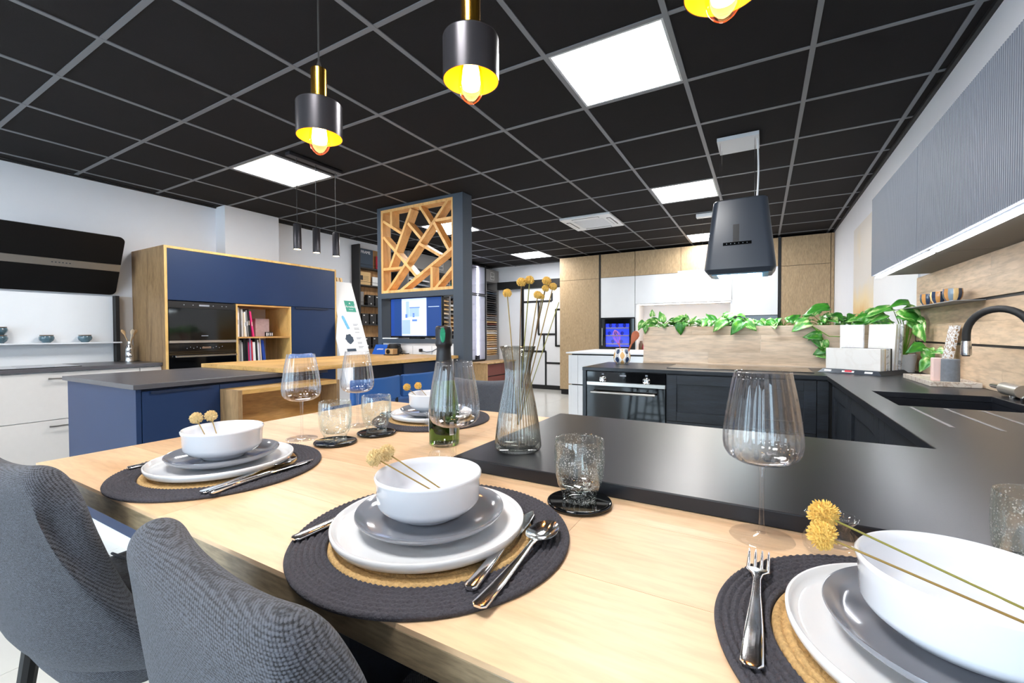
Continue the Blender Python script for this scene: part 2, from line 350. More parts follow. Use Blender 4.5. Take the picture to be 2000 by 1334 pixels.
def plaque_mat():
    m, nt, p = base('plaque_print')
    geo = nn(nt, 'ShaderNodeNewGeometry'); v = nn(nt, 'ShaderNodeTexVoronoi', feature='DISTANCE_TO_EDGE'); v.inputs['Scale'].default_value = 58
    nt.links.new(geo.outputs['Position'], v.inputs['Vector'])
    r = ramp(nt, [(0.0, rgb(216, 218, 220)), (0.13, rgb(150, 122, 92))]); r.color_ramp.interpolation = 'CONSTANT'
    nt.links.new(v.outputs['Distance'], r.inputs[0]); nt.links.new(r.outputs[0], p.inputs['Base Color']); p.inputs['Roughness'].default_value = 0.6
plaque_mat()

# ------------------------------------------------------------------ builders
ORG = {}
class MB:
    def __init__(s): s.v = []; s.f = []
    def add(s, vs, fs):
        o = len(s.v); s.v += [tuple(v) for v in vs]; s.f += [tuple(i+o for i in f) for f in fs]; return s
    def box(s, x0, x1, y0, y1, z0, z1):
        x0, x1 = min(x0, x1), max(x0, x1); y0, y1 = min(y0, y1), max(y0, y1); z0, z1 = min(z0, z1), max(z0, z1)
        return s.add([(x0,y0,z0),(x1,y0,z0),(x1,y1,z0),(x0,y1,z0),(x0,y0,z1),(x1,y0,z1),(x1,y1,z1),(x0,y1,z1)],
                     [(3,2,1,0),(4,5,6,7),(0,1,5,4),(1,2,6,5),(2,3,7,6),(3,0,4,7)])
    def beam(s, a, b, w, d, n):
        """bar of width w and depth d from a to b; depth goes along n"""
        a, b, n = Vector(a), Vector(b), Vector(n).normalized(); t = (b-a).normalized(); u = t.cross(n).normalized()*w/2; n = n*d/2
        vs = [p+i*u+j*n for p in (a, b) for i, j in ((-1,-1),(1,-1),(1,1),(-1,1))]
        return s.add(vs, [(3,2,1,0),(4,5,6,7),(0,1,5,4),(1,2,6,5),(2,3,7,6),(3,0,4,7)])
    def lathe(s, prof, c=(0,0,0), seg=48, flute=0, depth=0, flute_range=None, phase=0):
        n = len(prof); vs = []; fs = []
        for k, (r, z) in enumerate(prof):
            for i in range(seg):
                a = 2*PI*i/seg; rr = r
                if flute and (flute_range is None or flute_range[0] <= k <= flute_range[1]): rr = r*(1+depth*math.cos(flute*a+phase))
                vs.append((c[0]+rr*math.cos(a), c[1]+rr*math.sin(a), c[2]+z))
        for k in range(n-1):
            for i in range(seg):
                j = (i+1) % seg
                fs.append((k*seg+i, k*seg+j, (k+1)*seg+j, (k+1)*seg+i))
        if prof[0][0] > 1e-6: fs.append(tuple(range(seg-1, -1, -1)))
        if prof[-1][0] > 1e-6: fs.append(tuple((n-1)*seg+i for i in range(seg)))
        return s.add(vs, fs)
    def ring(s, prof, c=(0,0,0), seg=48, flute=0, depth=0):
        """closed profile swept round: a torus-like solid"""
        n = len(prof); vs = []; fs = []
        for r, z in prof:
            for i in range(seg):
                a = 2*PI*i/seg; rr = r*(1+depth*math.cos(flute*a)) if flute else r
                vs.append((c[0]+rr*math.cos(a), c[1]+rr*math.sin(a), c[2]+z))
        for k in range(n):
            k2 = (k+1) % n
            for i in range(seg):
                j = (i+1) % seg
                fs.append((k*seg+i, k*seg+j, k2*seg+j, k2*seg+i))
        return s.add(vs, fs)
    def tube(s, pts, r, seg=8, cap=True):
        pts = [Vector(p) for p in pts]; n = len(pts); rs = r if isinstance(r, (list, tuple)) else [r]*n
        t0 = (pts[1]-pts[0]).normalized(); ref = Vector((0,0,1)) if abs(t0.z) < 0.9 else Vector((1,0,0)); u = t0.cross(ref).normalized()
        vs = []; fs = []
        for k in range(n):
            t = (pts[min(k+1,n-1)]-pts[max(k-1,0)]).normalized(); u = (u-t*u.dot(t)).normalized(); w = t.cross(u)
            for i in range(seg):
                a = 2*PI*i/seg; vs.append(pts[k]+(u*math.cos(a)+w*math.sin(a))*rs[k])
        for k in range(n-1):
            for i in range(seg):
                j = (i+1) % seg; fs.append((k*seg+i, k*seg+j, (k+1)*seg+j, (k+1)*seg+i))
        if cap: fs.append(tuple(range(seg-1,-1,-1))); fs.append(tuple((n-1)*seg+i for i in range(seg)))
        return s.add(vs, fs)
    def cyl(s, c, r, h, seg=24): return s.lathe([(r,0),(r,h)], c, seg)
    def loft(s, secs):
        """stack of equal-length closed loops of 3d points, capped"""
        n = len(secs[0]); vs = [p for q in secs for p in q]; fs = []
        for k in range(len(secs)-1):
            for i in range(n):
                j = (i+1) % n; fs.append((k*n+i, k*n+j, (k+1)*n+j, (k+1)*n+i))
        fs.append(tuple(range(n-1,-1,-1))); fs.append(tuple((len(secs)-1)*n+i for i in range(n)))
        return s.add(vs, fs)
    def poly(s, pts, n):
        """flat outline given a thickness along n"""
        n = Vector(n); a = [Vector(p) for p in pts]
        return s.loft([a, [p+n for p in a]])
    def slab(s, xs, ys, skip, z0, z1):
        """plate over a grid of cells with some cells left out"""
        idx = {}; vs = []; fs = []
        def V(i, j, z):
            k = (i, j, z)
            if k not in idx: idx[k] = len(vs); vs.append((xs[i], ys[j], (z0, z1)[z]))
            return idx[k]
        on = lambda i, j: 0 <= i < len(xs)-1 and 0 <= j < len(ys)-1 and (i, j) not in skip
        for i in range(len(xs)-1):
            for j in range(len(ys)-1):
                if not on(i, j): continue
                fs.append((V(i,j,1),V(i+1,j,1),V(i+1,j+1,1),V(i,j+1,1))); fs.append((V(i,j+1,0),V(i+1,j+1,0),V(i+1,j,0),V(i,j,0)))
                if not on(i-1,j): fs.append((V(i,j+1,0),V(i,j,0),V(i,j,1),V(i,j+1,1)))
                if not on(i+1,j): fs.append((V(i+1,j,0),V(i+1,j+1,0),V(i+1,j+1,1),V(i+1,j,1)))
                if not on(i,j-1): fs.append((V(i,j,0),V(i+1,j,0),V(i+1,j,1),V(i,j,1)))
                if not on(i,j+1): fs.append((V(i+1,j+1,0),V(i,j+1,0),V(i,j+1,1),V(i+1,j+1,1)))
        return s.add(vs, fs)
    def build(s, name, mat, parent=None, smooth=False, bevel=0, org=None, seg=2, fix=False, angle=35):
        if parent is not None: o3 = ORG.get(parent.name, (0,0,0))
        elif org is not None: o3 = org
        else:
            o3 = ((min(v[0] for v in s.v)+max(v[0] for v in s.v))/2, (min(v[1] for v in s.v)+max(v[1] for v in s.v))/2, min(v[2] for v in s.v))
        me = bpy.data.meshes.new(name)
        me.from_pydata([(v[0]-o3[0], v[1]-o3[1], v[2]-o3[2]) for v in s.v], [], s.f)
        if fix:
            bm = bmesh.new(); bm.from_mesh(me); bmesh.ops.recalc_face_normals(bm, faces=bm.faces); bm.to_mesh(me); bm.free()
        me.materials.append(MATS[mat])
        o = bpy.data.objects.new(name, me); COL.objects.link(o)
        if smooth:
            for p in me.polygons: p.use_smooth = True
            me.set_sharp_from_angle(angle=math.radians(angle))
        if bevel:
            b = o.modifiers.new('bevel', 'BEVEL'); b.width = bevel; b.segments = seg; b.limit_method = 'ANGLE'; b.angle_limit = math.radians(40)
        if parent is not None: o.parent = parent
        else: o.location = o3
        ORG[o.name] = o3
        return o
def B(*a): return MB().box(*a)
def tag(o, label, cat, group=None, kind=None):
    if label: o['label'] = label
    if cat: o['category'] = cat
    if group: o['group'] = group
    if kind: o['kind'] = kind
    return o
def T(name, label, cat, loc=(0,0,0), group=None):
    o = bpy.data.objects.new(name, None); COL.objects.link(o); o.location = loc; o.empty_display_size = 0.05
    ORG[o.name] = tuple(loc)
    return tag(o, label, cat, group)
def struct(o): o['kind'] = 'structure'; return o
def copy_tree(o, parent=None):
    c = o.copy(); COL.objects.link(c); c.parent = parent
    for ch in list(o.children): copy_tree(ch, c)
    return c
def dup(root, loc, rz=0, label=None, group=None):
    c = copy_tree(root); c.location = loc; c.rotation_euler = (0, 0, rz)
    if label: c['label'] = label
    if group: c['group'] = group
    return c
def put(root, loc, rz=0, label=None):
    root.location = loc; root.rotation_euler = (0, 0, rz)
    if label: root['label'] = label
    return root
def text(s, size, loc, rot, mat, parent, name='lettering', align='CENTER', depth=0.0004):
    cu = bpy.data.curves.new(name, 'FONT'); cu.body = s; cu.size = size; cu.align_x = align; cu.align_y = 'CENTER'; cu.extrude = depth
    o = bpy.data.objects.new(name, cu); COL.objects.link(o); bpy.context.view_layer.update()
    me = bpy.data.meshes.new_from_object(o.evaluated_get(bpy.context.evaluated_depsgraph_get())); COL.objects.unlink(o); bpy.data.objects.remove(o)
    me.materials.clear(); me.materials.append(MATS[mat]); o = bpy.data.objects.new(name, me); COL.objects.link(o)
    g = ORG.get(parent.name, (0,0,0)); o.parent = parent
    o.location = (loc[0]-g[0], loc[1]-g[1], loc[2]-g[2]); o.rotation_euler = rot
    return o
RX = (PI/2, 0, PI/2)      # lettering read from +X
RY = (PI/2, 0, 0)         # lettering read from -Y

# ================================================================== SETTING
X0, X1, Y0, Y1 = -4.37, 1.87, -6.0, 6.1
fl = struct(B(X0-.1, X1+.1, Y0-.1, Y1+.1, -.06, -.008).build('floor', 'grout'))
proto = None
nx, ny = 8, 15
dx, dy = (X1-X0)/nx, (Y1-Y0)/ny
for i in range(nx):
    for j in range(ny):
        if proto is None:
            proto = B(-dx/2+.0015, dx/2-.0015, -dy/2+.0015, dy/2-.0015, -.008, 0).build('floor_tile', 'floor_tile', org=(0,0,0)); o = proto
        else:
            o = proto.copy(); COL.objects.link(o)
        o.parent = fl
        o.location = (X0+dx*(i+.5)-fl.location[0], Y0+dy*(j+.5)-fl.location[1], -fl.location[2])
wl = struct(B(X0-.1, X0, Y0-.1, Y1+.1, 0, HC+.05).build('wall_left', 'wall_white'))
B(X0, -4.175, .56, 1.18, 0, HC-.001).build('pillar', 'wall_white', wl)
struct(B(X1, X1+.1, Y0-.1, Y1+.1, 0, HC+.05).build('wall_right', 'wall_white'))
struct(B(X0, X1, Y1, Y1+.1, 0, HC+.05).build('wall_back', 'wall_white'))
wins = [(-4.0, -2.5), (-1.9, -.4), (.2, 1.6)]
m = MB(); px = X0
for a, b in wins:
    m.box(px, a, Y0-.1, Y0, 0, HC+.05); m.box(a, b, Y0-.1, Y0, 0, .04); m.box(a, b, Y0-.1, Y0, 2.35, HC+.05); px = b
m.box(px, X1, Y0-.1, Y0, 0, HC+.05)
struct(m.build('wall_front', 'wall_white'))
for k, (a, b) in enumerate(wins):
    r = T('window_%d' % (k+1), None, None, ((a+b)/2, Y0-.05, .04)); r['kind'] = 'structure'
    f = MB()
    for q in ((a, a+.05, .04, 2.35), (b-.05, b, .04, 2.35), (a+.05, b-.05, .04, .09), (a+.05, b-.05, 2.30, 2.35)): f.box(q[0], q[1], Y0-.08, Y0-.02, q[2], q[3])
    f.build('window_frame', 'black_metal', r)
    B(a+.05, b-.05, Y0-.055, Y0-.045, .09, 2.30).build('pane', 'pane', r)
# ---- ceiling: dark lay-in tiles on a grid
ceil = struct(B(X0-.1, X1+.1, Y0-.1, Y1+.1, HC+.03, HC+.08).build('ceiling', 'ceiling_black'))
LEDS = [(0, 0), (0, 4), (0, 8), (-5, 0), (-5, 4), (-5, 8), (0, -4), (-5, -4), (0, -8), (-5, -8)]
def cell(i, j):
    return max(i*TILE, X0), min((i+1)*TILE, X1), max(j*TILE, Y0), min((j+1)*TILE, Y1)
cache = {}
for i in range(-8, 4):
    for j in range(-10, 11):
        if (i, j) in LEDS or (i, j) == (-2, 5): continue
        a, b, c, d = cell(i, j)
        if b-a < .03 or d-c < .03: continue
        key = (round(b-a, 3), round(d-c, 3))
        if key not in cache:
            w, h = (b-a)/2-.013, (d-c)/2-.013
            o = B(-w, w, -h, h, .004, .018).build('ceiling_tile', 'ceiling_black', org=(0,0,0)); cache[key] = o
        else:
            o = cache[key].copy(); COL.objects.link(o)
        o.parent = ceil; o.location = ((a+b)/2-ceil.location[0], (c+d)/2-ceil.location[1], HC-ceil.location[2])
for i in range(-7, 4):
    B(i*TILE-.0125, i*TILE+.0125, Y0, Y1, HC-.0005, HC+.02).build('grid_bar', 'grid_grey', ceil)
for j in range(-9, 11):
    B(X0, X1, j*TILE-.0125, j*TILE+.0125, HC+.0005, HC+.021).build('grid_bar', 'grid_grey', ceil)
struct(B(X1-.022, X1, Y0, Y1, HC-.022, HC).build('trim_1', 'black_matt'))
struct(B(X0, X0+.022, Y0, Y1, HC-.012, HC).build('trim_2', 'black_matt'))

# ================================================================== CEILING THINGS
led_names = {(0,0): 'square LED ceiling panel right above the dining table, largest in view', (0,4): 'LED ceiling panel left of the hanging hood cables',
    (0,8): 'farthest LED ceiling panel half hidden behind the hanging black hood', (-5,0): 'LED ceiling panel above the trio of black cylinder pendants',
    (-5,4): 'LED ceiling panel glimpsed through the wooden lattice', (-5,8): 'low LED ceiling panel near the far white wall and glass cabinet',
    (0,-4): 'LED ceiling panel behind the camera near the right wall', (-5,-4): 'LED ceiling panel behind the camera near the left wall',
    (0,-8): 'LED ceiling panel by the shop window near the right wall', (-5,-8): 'LED ceiling panel by the shop window near the left wall'}
for ij in LEDS:
    a, b, c, d = cell(*ij)
    r = T('ceiling_panel_light', led_names[ij], 'ceiling light', ((a+b)/2, (c+d)/2, HC), 'LED ceiling panels')
    e = .0135
    f = MB().slab([a+e, a+e+.012, b-e-.012, b-e], [c+e, c+e+.012, d-e-.012, d-e], {(1,1)}, HC+.001, HC+.014); f.build('frame', 'white_metal', r)
    e += .013
    B(a+e, b-e, c+e, d-e, HC+.003, HC+.012).build('diffuser', 'led_white', r)
a, b, c, d = cell(-2, 5)
r = T('air_conditioner', 'white square air conditioning cassette in the black ceiling', 'air conditioner', ((a+b)/2, (c+d)/2, HC-.03))
a -= .02; b += .02; c -= .02; d += .02
MB().slab([a, a+.13, b-.13, b], [c, c+.13, d-.13, d], {(1,1)}, HC-.03, HC-.001).build('panel', 'white_plastic', r, bevel=.006)
for k in range(14):
    y = c+.14+k*.0265; B(a+.135, b-.135, y, y+.012, HC-.026, HC-.02).build('grille_slat', 'white_plastic', r)
B(a+.131, b-.131, c+.131, d-.131, HC-.014, HC-.004).build('filter', 'white_metal', r)
for q in ((a+.15, b-.15, c+.035, c+.085), (a+.15, b-.15, d-.085, d-.035), (a+.035, a+.085, c+.15, d-.15), (b-.085, b-.035, c+.15, d-.15)):
    s = B(q[0], q[1], q[2], q[3], HC-.0335, HC-.0300).build('air_slot', 'black_matt' if q[0] > a+.3 or q[1]-q[0] < .1 else 'sample_grey', r)
    B(q[0]+.008, q[1]-.008, q[2]+.008, q[3]-.008, HC-.037, HC-.0335).build('louver', 'white_plastic', s)

# ---- brass and black pendants
def pendant():
    r = T('pendant_lamp', '', 'pendant lamp')
    # local origin: bottom of the bulb
    B0 = .055
    MB().ring([(.0685, B0), (.0685, B0+.10), (.0665, B0+.102), (.0655, B0+.10), (.0672, B0+.098), (.0672, B0)], seg=64).build('shade', 'shade_black', r, True)
    MB().lathe([(.0684, B0+.102), (.020, B0+.104), (.018, B0+.104), (.018, B0+.0985), (.0660, B0+.0985), (.0684, B0+.1015)], seg=64).build('shade_top', 'shade_black', r, True)
    MB().ring([(.0671, B0+.0005), (.0671, B0+.098), (.0661, B0+.098), (.0661, B0+.0005)], seg=64).build('shade_lining', 'shade_gold', r, True)
    MB().lathe([(.0, B0+.1035), (.0235, B0+.104), (.0235, B0+.210), (.022, B0+.212), (0, B0+.212)], seg=40).build('brass_stem', 'brass', r, True)
    MB().lathe([(.008, B0+.212), (.0075, B0+.222), (.004, B0+.236), (.0028, B0+.24)], seg=16).build('strain_relief', 'rubber_black', r, True)
    MB().tube([(0,0,B0+.238), (0,0,HC-1.72-.022)], .0026, 8).build('cord', 'rubber_black', r, True)
    MB().lathe([(0, HC-1.72-.024), (.045, HC-1.72-.022), (.048, HC-1.72-.003), (0, HC-1.72-.003)], seg=32).build('canopy', 'shade_black', r, True)
    MB().lathe([(.0135, B0+.0980), (.0135, B0+.070), (.012, B0+.066)], seg=24).build('socket', 'black_matt', r, True)
    bulb = MB().lathe([(.0, 0), (.006, .0012), (.012, .0045), (.020, .0115), (.0265, .021), (.0302, .032), (.0315, .043), (.030, .060), (.026, .080), (.020, .102), (.015, .117), (.0136, .124)], seg=40).build('bulb', 'bulb_glass', r, True)
    f = MB().lathe([(0, .036), (.020, .038), (.023, .05), (.020, .08), (.013, .112), (0, .114)], seg=24).build('filament', 'filament', bulb, True)
    return r
pl = pendant()
put(pl, (-.231, -1.168, 1.72), 0, 'smallest looking brass and black pendant lamp, at left with its cord in view')
dup(pl, (.360, -1.180, 1.72), 0, 'middle brass and black pendant lamp, over the far tumblers', 'pendants over the table')
dup(pl, (.921, -1.184, 1.72), 0, 'pendant lamp cut off by the top edge beside the LED panel', 'pendants over the table')
pl['group'] = 'pendants over the table'
for x, y in ((-.231, -1.168), (.360, -1.180), (.921, -1.184)):
    ld = bpy.data.lights.new('pendant_glow', 'POINT'); ld.energy = .7; ld.color = (1, .62, .25); ld.shadow_soft_size = .02
    lo = bpy.data.objects.new('pendant_glow', ld); COL.objects.link(lo); lo.location = (x, y, 1.745)

# ---- trio of black cylinder pendants above the desk
r = T('cylinder_pendant_trio', 'three black cylinder spots hanging from one ceiling bar', 'pendant lamp', (-2.245, .29, HC-.03))
B(-2.275, -2.215, .04, .54, HC-.028, HC-.002).build('canopy_bar', 'shade_black', r, bevel=.003)
for y in (.117, .290, .483):
    MB().tube([(-2.245, y, HC-.027), (-2.245, y, 2.03)], .0028, 8).build('cord', 'rubber_black', r)
    s = MB().lathe([(.0, 2.035), (.012, 2.035), (.028, 2.033), (.030, 2.028), (.030, 1.832), (.026, 1.832), (.026, 1.842), (0, 1.842)], (-2.245, y, 0), 32).build('cylinder_shade', 'shade_black', r, True)
    MB().lathe([(0, 1.834), (.0255, 1.8345), (.0255, 1.8405), (0, 1.8405)], (-2.245, y, 0), 24).build('lens', 'spot_lens', s, True)

# ---- far linear lamp over the white island
r = T('linear_lamp', 'slim white linear lamp hanging over the white island', 'pendant lamp', (.5, 3.66, 1.89))
B(.29, .66, 3.62, 3.70, HC-.045, HC-.002).build('canopy', 'white_plastic', r, bevel=.004)
for x in (.36, .60): MB().tube([(x, 3.66, HC-.045), (x, 3.66, 1.915)], .0015, 6).build('cable', 'steel', r)
B(.08, .88, 3.645, 3.675, 1.893, 1.915).build('bar', 'white_plastic', r)
B(.085, .875, 3.648, 3.672, 1.888, 1.893).build('diffuser', 'led_linear', r)

# ---- hanging island hood
def rrect(x0, x1, y0, y1, z, rad, n=6):
    pts = []
    for cx, cyy, a0 in ((x1-rad, y0+rad, -PI/2), (x1-rad, y1-rad, 0), (x0+rad, y1-rad, PI/2), (x0+rad, y0+rad, PI)):
        for k in range(n+1): a = a0+PI/2*k/n; pts.append((cx+rad*math.cos(a), cyy+rad*math.sin(a), z))
    return pts
r = T('island_hood', 'black tapered hood hanging on cables above the planter', 'range hood', (.84, 1.6, 1.58))
MB().loft([rrect(.637, 1.048, 1.445, 1.755, 1.580, .03), rrect(.612, 1.071, 1.42, 1.78, 1.612, .05), rrect(.612, 1.071, 1.42, 1.78, 1.622, .05), rrect(.667, 1.018, 1.48, 1.72, 2.115, .05), rrect(.680, 1.005, 1.493, 1.707, 2.125, .045)]).build('body', 'hood_graphite', r, True, angle=30)
sl = (1.48-1.42)/(2.115-1.622)
def hf(z): return 1.42+(z-1.622)*sl-.0015
def hpanel(x0, x1, z0, z1, nm, mt, th=.002):
    return MB().poly([(x0, hf(z0), z0), (x1, hf(z0), z0), (x1, hf(z1), z1), (x0, hf(z1), z1)], (0, -th, 0)).build(nm, mt, r, fix=True)
hpanel(.738, .920, 1.780, 1.802, 'control_bar', 'black_gloss')
hpanel(.802, .842, 1.803, 1.930, 'control_strip', 'black_matt')
for k in range(6):
    o = B(.760+k*.026, .764+k*.026, hf(1.791)-.0026, hf(1.791)-.0021, 1.789, 1.793).build('touch_key', 'print_grey', r)
B(.66, 1.025, 1.468, 1.732, 1.574, 1.5795).build('glass_rim', 'sky_blue_trim', r)
B(.70, .985, 1.476, 1.724, 1.5705, 1.5735).build('light_panel', 'led_hood', r)
B(.690, .962, 1.49, 1.77, HC-.03, HC-.002).build('ceiling_plate', 'white_metal', r, bevel=.002)
for x in (.71, .935):
    for y in (1.52, 1.68): MB().tube([(x, y, HC-.03), (x, y, 2.124)], .0014, 6).build('cable', 'steel', r)
pts = [(.950+.008*math.sin(t*3), 1.56, HC-.03-(HC-.03-2.124)*t) for t in [k/16 for k in range(17)]]
MB().tube(pts, .006, 8).build('power_cord', 'white_plastic', r, True)

# ================================================================== BACK RUN OF TALL UNITS (far right)
YB = 5.5
def tall(name, label, x0, x1, doors, mat, group=None, ribs=True):
    r = T(name, label, 'cabinet', ((x0+x1)/2, YB+.3, 0), group)
    B(x0+.019, x1-.001, YB+.022, Y1-.002, .1, 2.555).build('body', 'black_matt', r); B(x0, x0+.018, YB+.021, Y1-.002, .1, 2.555).build('side', mat, r)
    B(x0+.002, x1-.002, YB+.06, Y1-.01, 0, .1).build('plinth', 'black_matt', r)
    for (a, b, z0, z1, mt) in doors:
        o = B(a+.003, b-.003, YB, YB+.02, z0+.003, z1-.003).build('door', mt, r)
    return r
tall('tall_cabinet', 'tall pale wood cabinet left of the wine cooler column', -2.312, -1.548, [(-2.312, -1.548, .1, 2.128, 'ash_ribbed'), (-2.312, -1.548, 2.128, 2.552, 'ash_ribbed')], 'ash_ribbed')
tag(B(-1.546, -1.519, YB-.004, Y1-.002, 0, 2.56).build('black_stile', 'black_matt'), 'black upright strip beside the wine cooler column', 'filler strip', 'black strips of the tall run')
r = tall('appliance_column', 'wood and white cabinet column around the blue lit wine cooler', -1.517, -.911, [(-1.517, -.911, 2.133, 2.552, 'ash_ribbed'), (-1.517, -.911, 1.421, 2.133, 'white_gloss'), (-1.517, -.911, .1, .845, 'white_gloss')], 'black_matt')
r = T('wall_cupboard', 'white flap cupboard with wood uppers over the lit niche', 'cabinet', (-.163, YB+.3, .8))
MB().box(-.909, .585, YB+.022, Y1-.002, 1.665, 2.555).build('body', 'sample_dark', r)
for a, b in ((-.909, -.165), (-.165, .585)): B(a+.003, b-.003, YB, YB+.02, 2.136, 2.550).build('door', 'ash_ribbed', r)
B(-.905, .581, YB, YB+.02, 1.650, 2.129).build('flap', 'white_gloss', r)
nb = MB().box(-.909, .585, Y1-.04, Y1-.002, .85, 1.665).box(-.909, -.885, YB+.02, Y1-.04, .85, 1.665).box(.561, .585, YB+.02, Y1-.04, .85, 1.665).box(-.885, .561, YB+.02, Y1-.04, 1.640, 1.665)
nb.build('niche_lining', 'white_matt', r)
B(-.909, .585, YB+.0, Y1-.04, .82, .85).build('niche_shelf', 'oak_niche', r)
B(-.87, .55, YB+.10, YB+.14, 1.630, 1.639).build('niche_light', 'led_niche', r)
B(-.909, .585, YB+.022, Y1-.002, .1, .818).build('base', 'white_matt', r)
r = tall('oven_column', 'white upper door over a dark appliance beside the right wood cabinet', .587, 1.193, [(.587, 1.193, 2.133, 2.552, 'ash_ribbed'), (.587, 1.193, 1.411, 2.133, 'white_gloss'), (.587, 1.193, .1, .9, 'white_gloss'), (.587, 1.193, .9, 1.408, 'black_gloss')], 'white_matt')
tag(B(1.195, 1.228, YB-.004, Y1-.002, 0, 2.56).build('black_stile', 'black_matt'), 'black upright strip right of the white oven column', 'filler strip', 'black strips of the tall run')
tall('tall_cabinet', 'tall pale wood cabinet in the far right corner', 1.230, 1.868, [(1.23, 1.825, .1, 2.126, 'ash_ribbed'), (1.23, 1.825, 2.126, 2.552, 'ash_ribbed'), (1.826, 1.868, .1, 2.552, 'ash_ribbed')], 'ash_ribbed')
# wine cooler
r = T('wine_cooler', 'black framed wine cooler glowing blue', 'wine cooler', (-1.21, YB, .86))
def frame_y(x0, x1, z0, z1, w, y0, y1, wb=None):
    wb = wb or w
    return MB().box(x0, x0+w, y0, y1, z0, z1).box(x1-w, x1, y0, y1, z0, z1).box(x0+w, x1-w, y0, y1, z0, z0+wb).box(x0+w, x1-w, y0, y1, z1-w, z1)
frame_y(-1.508, -.918, .86, 1.398, .085, YB-.026, YB+.0215, .05).build('door_frame', 'black_gloss', r)
B(-1.423, -1.003, YB-.012, YB-.008, .91, 1.313).build('glass_door', 'pane', r)
B(-1.423, -1.003, YB+.016, YB+.0215, .91, 1.313).build('interior', 'fridge_blue', r)
B(-1.485, -1.470, YB-.048, YB-.030, .93, 1.24).build('handle', 'brushed_steel', r)
for z in (.955, 1.10, 1.235):
    B(-1.42, -1.005, YB-.006, YB+.010, z-.008, z+.014).build('shelf', 'fridge_shelf', r)
WB = None
for k, (x, z) in enumerate([(-1.34, 1.249), (-1.22, 1.249), (-1.09, 1.249), (-1.36, 1.114), (-1.25, 1.114), (-1.13, 1.114), (-1.30, .969), (-1.15, .969)]):
    if WB is None:
        WB = o = MB().lathe([(0, 0), (.03, .0), (.034, .003), (.034, .009), (.02, .011), (0, .011)], seg=20).build('wine_bottle', 'fridge_bottle', None, True, org=(0,0,0))
    else:
        o = WB.copy(); COL.objects.link(o)
    tag(o, 'end of a bottle lying on a shelf of the blue lit wine cooler', 'bottle', 'bottles in the wine cooler')
    o.rotation_euler = (PI/2, 0, 0); o.location = (x, YB+.012, z+.034)
# coloured odds in the niche
for k, (x, mt, h) in enumerate([(-.85, 'glaze_brown', .16), (-.79, 'pink', .11), (-.74, 'stem_green', .09)]):
    tag(MB().lathe([(0,0),(.025,.0),(.034,.02),(.034,h*.6),(.022,h*.85),(.024,h),(.02,h),(.018,h*.85),(0,h*.8)], (x, YB+.2, .85), 20).build('jar', mt, None, True), ['brown jar in the lit niche beside the wine cooler', 'pink jar in the lit niche beside the wine cooler', 'green jar in the lit niche by the planter end'][k], 'jar')

# ---- white island in front of it
r = T('white_island', 'white handleless island with thin pale worktop', 'kitchen island', (-.1, 3.4, 0))
B(-1.085, .95, 2.865, 3.95, .905, .922).build('worktop', 'white_matt', r, bevel=.002)
B(-1.03, .92, 2.925, 3.9, .1, .905).build('carcass', 'black_matt', r)
B(-.98, .9, 2.98, 3.85, 0, .1).build('plinth', 'black_matt', r)
B(-1.065, -1.03, 2.90, 3.93, .1, .52).build('end_panel', 'white_gloss', r); B(-1.065, -1.03, 2.90, 3.93, .535, .885).build('end_panel', 'white_gloss', r)
for a, b in ((-1.03, -.945), (-.943, -.05), (-.048, .9)):
    B(a+.001, b-.001, 2.90, 2.922, .535, .885).build('drawer', 'white_gloss', r); B(a+.001, b-.001, 2.90, 2.922, .1, .52).build('drawer', 'white_gloss', r)

# ================================================================== FAR WALL: sliding panel
r = T('patterned_panel', 'white sliding panel with black line pattern on the far wall', 'sliding door', (-2.85, 6.05, 0))
B(-3.425, -2.33, 6.045, 6.075, .08, 2.085).build('panel', 'white_matt', r)
B(-3.43, -2.32, 6.03, 6.08, 0, .085).build('bottom_rail', 'black_matt', r)
B(-3.425, -3.366, 6.030, 6.046, .085, 2.085).build('stile', 'black_matt', r)
for (a, za, b, zb) in [(-3.366, 1.807, -2.721, 1.807), (-2.721, 1.807, -2.721, 1.97), (-3.024, 1.797, -3.024, 1.128), (-3.036, 1.128, -2.62, 1.128), (-2.632, 1.64, -2.632, .88), (-2.632, 1.629, -2.33, 1.629), (-2.632, .893, -2.33, .893), (-2.90, 1.12, -2.90, .775), (-3.366, .775, -2.848, .775), (-2.86, .775, -2.86, .085), (-2.86, .54, -2.33, .54)]:
    w = .02
    (B(a, b, 6.036, 6.0448, za-w, za+w) if za == zb else B(a-w, a+w, 6.0365, 6.0448, min(za, zb), max(za, zb))).build('strip', 'black_matt', r)
tag(B(-4.0, -2.315, 6.0, 6.098, 2.092, 2.252).build('sliding_track', 'black_matt'), 'black horizontal track beam on the far white wall', 'door track')

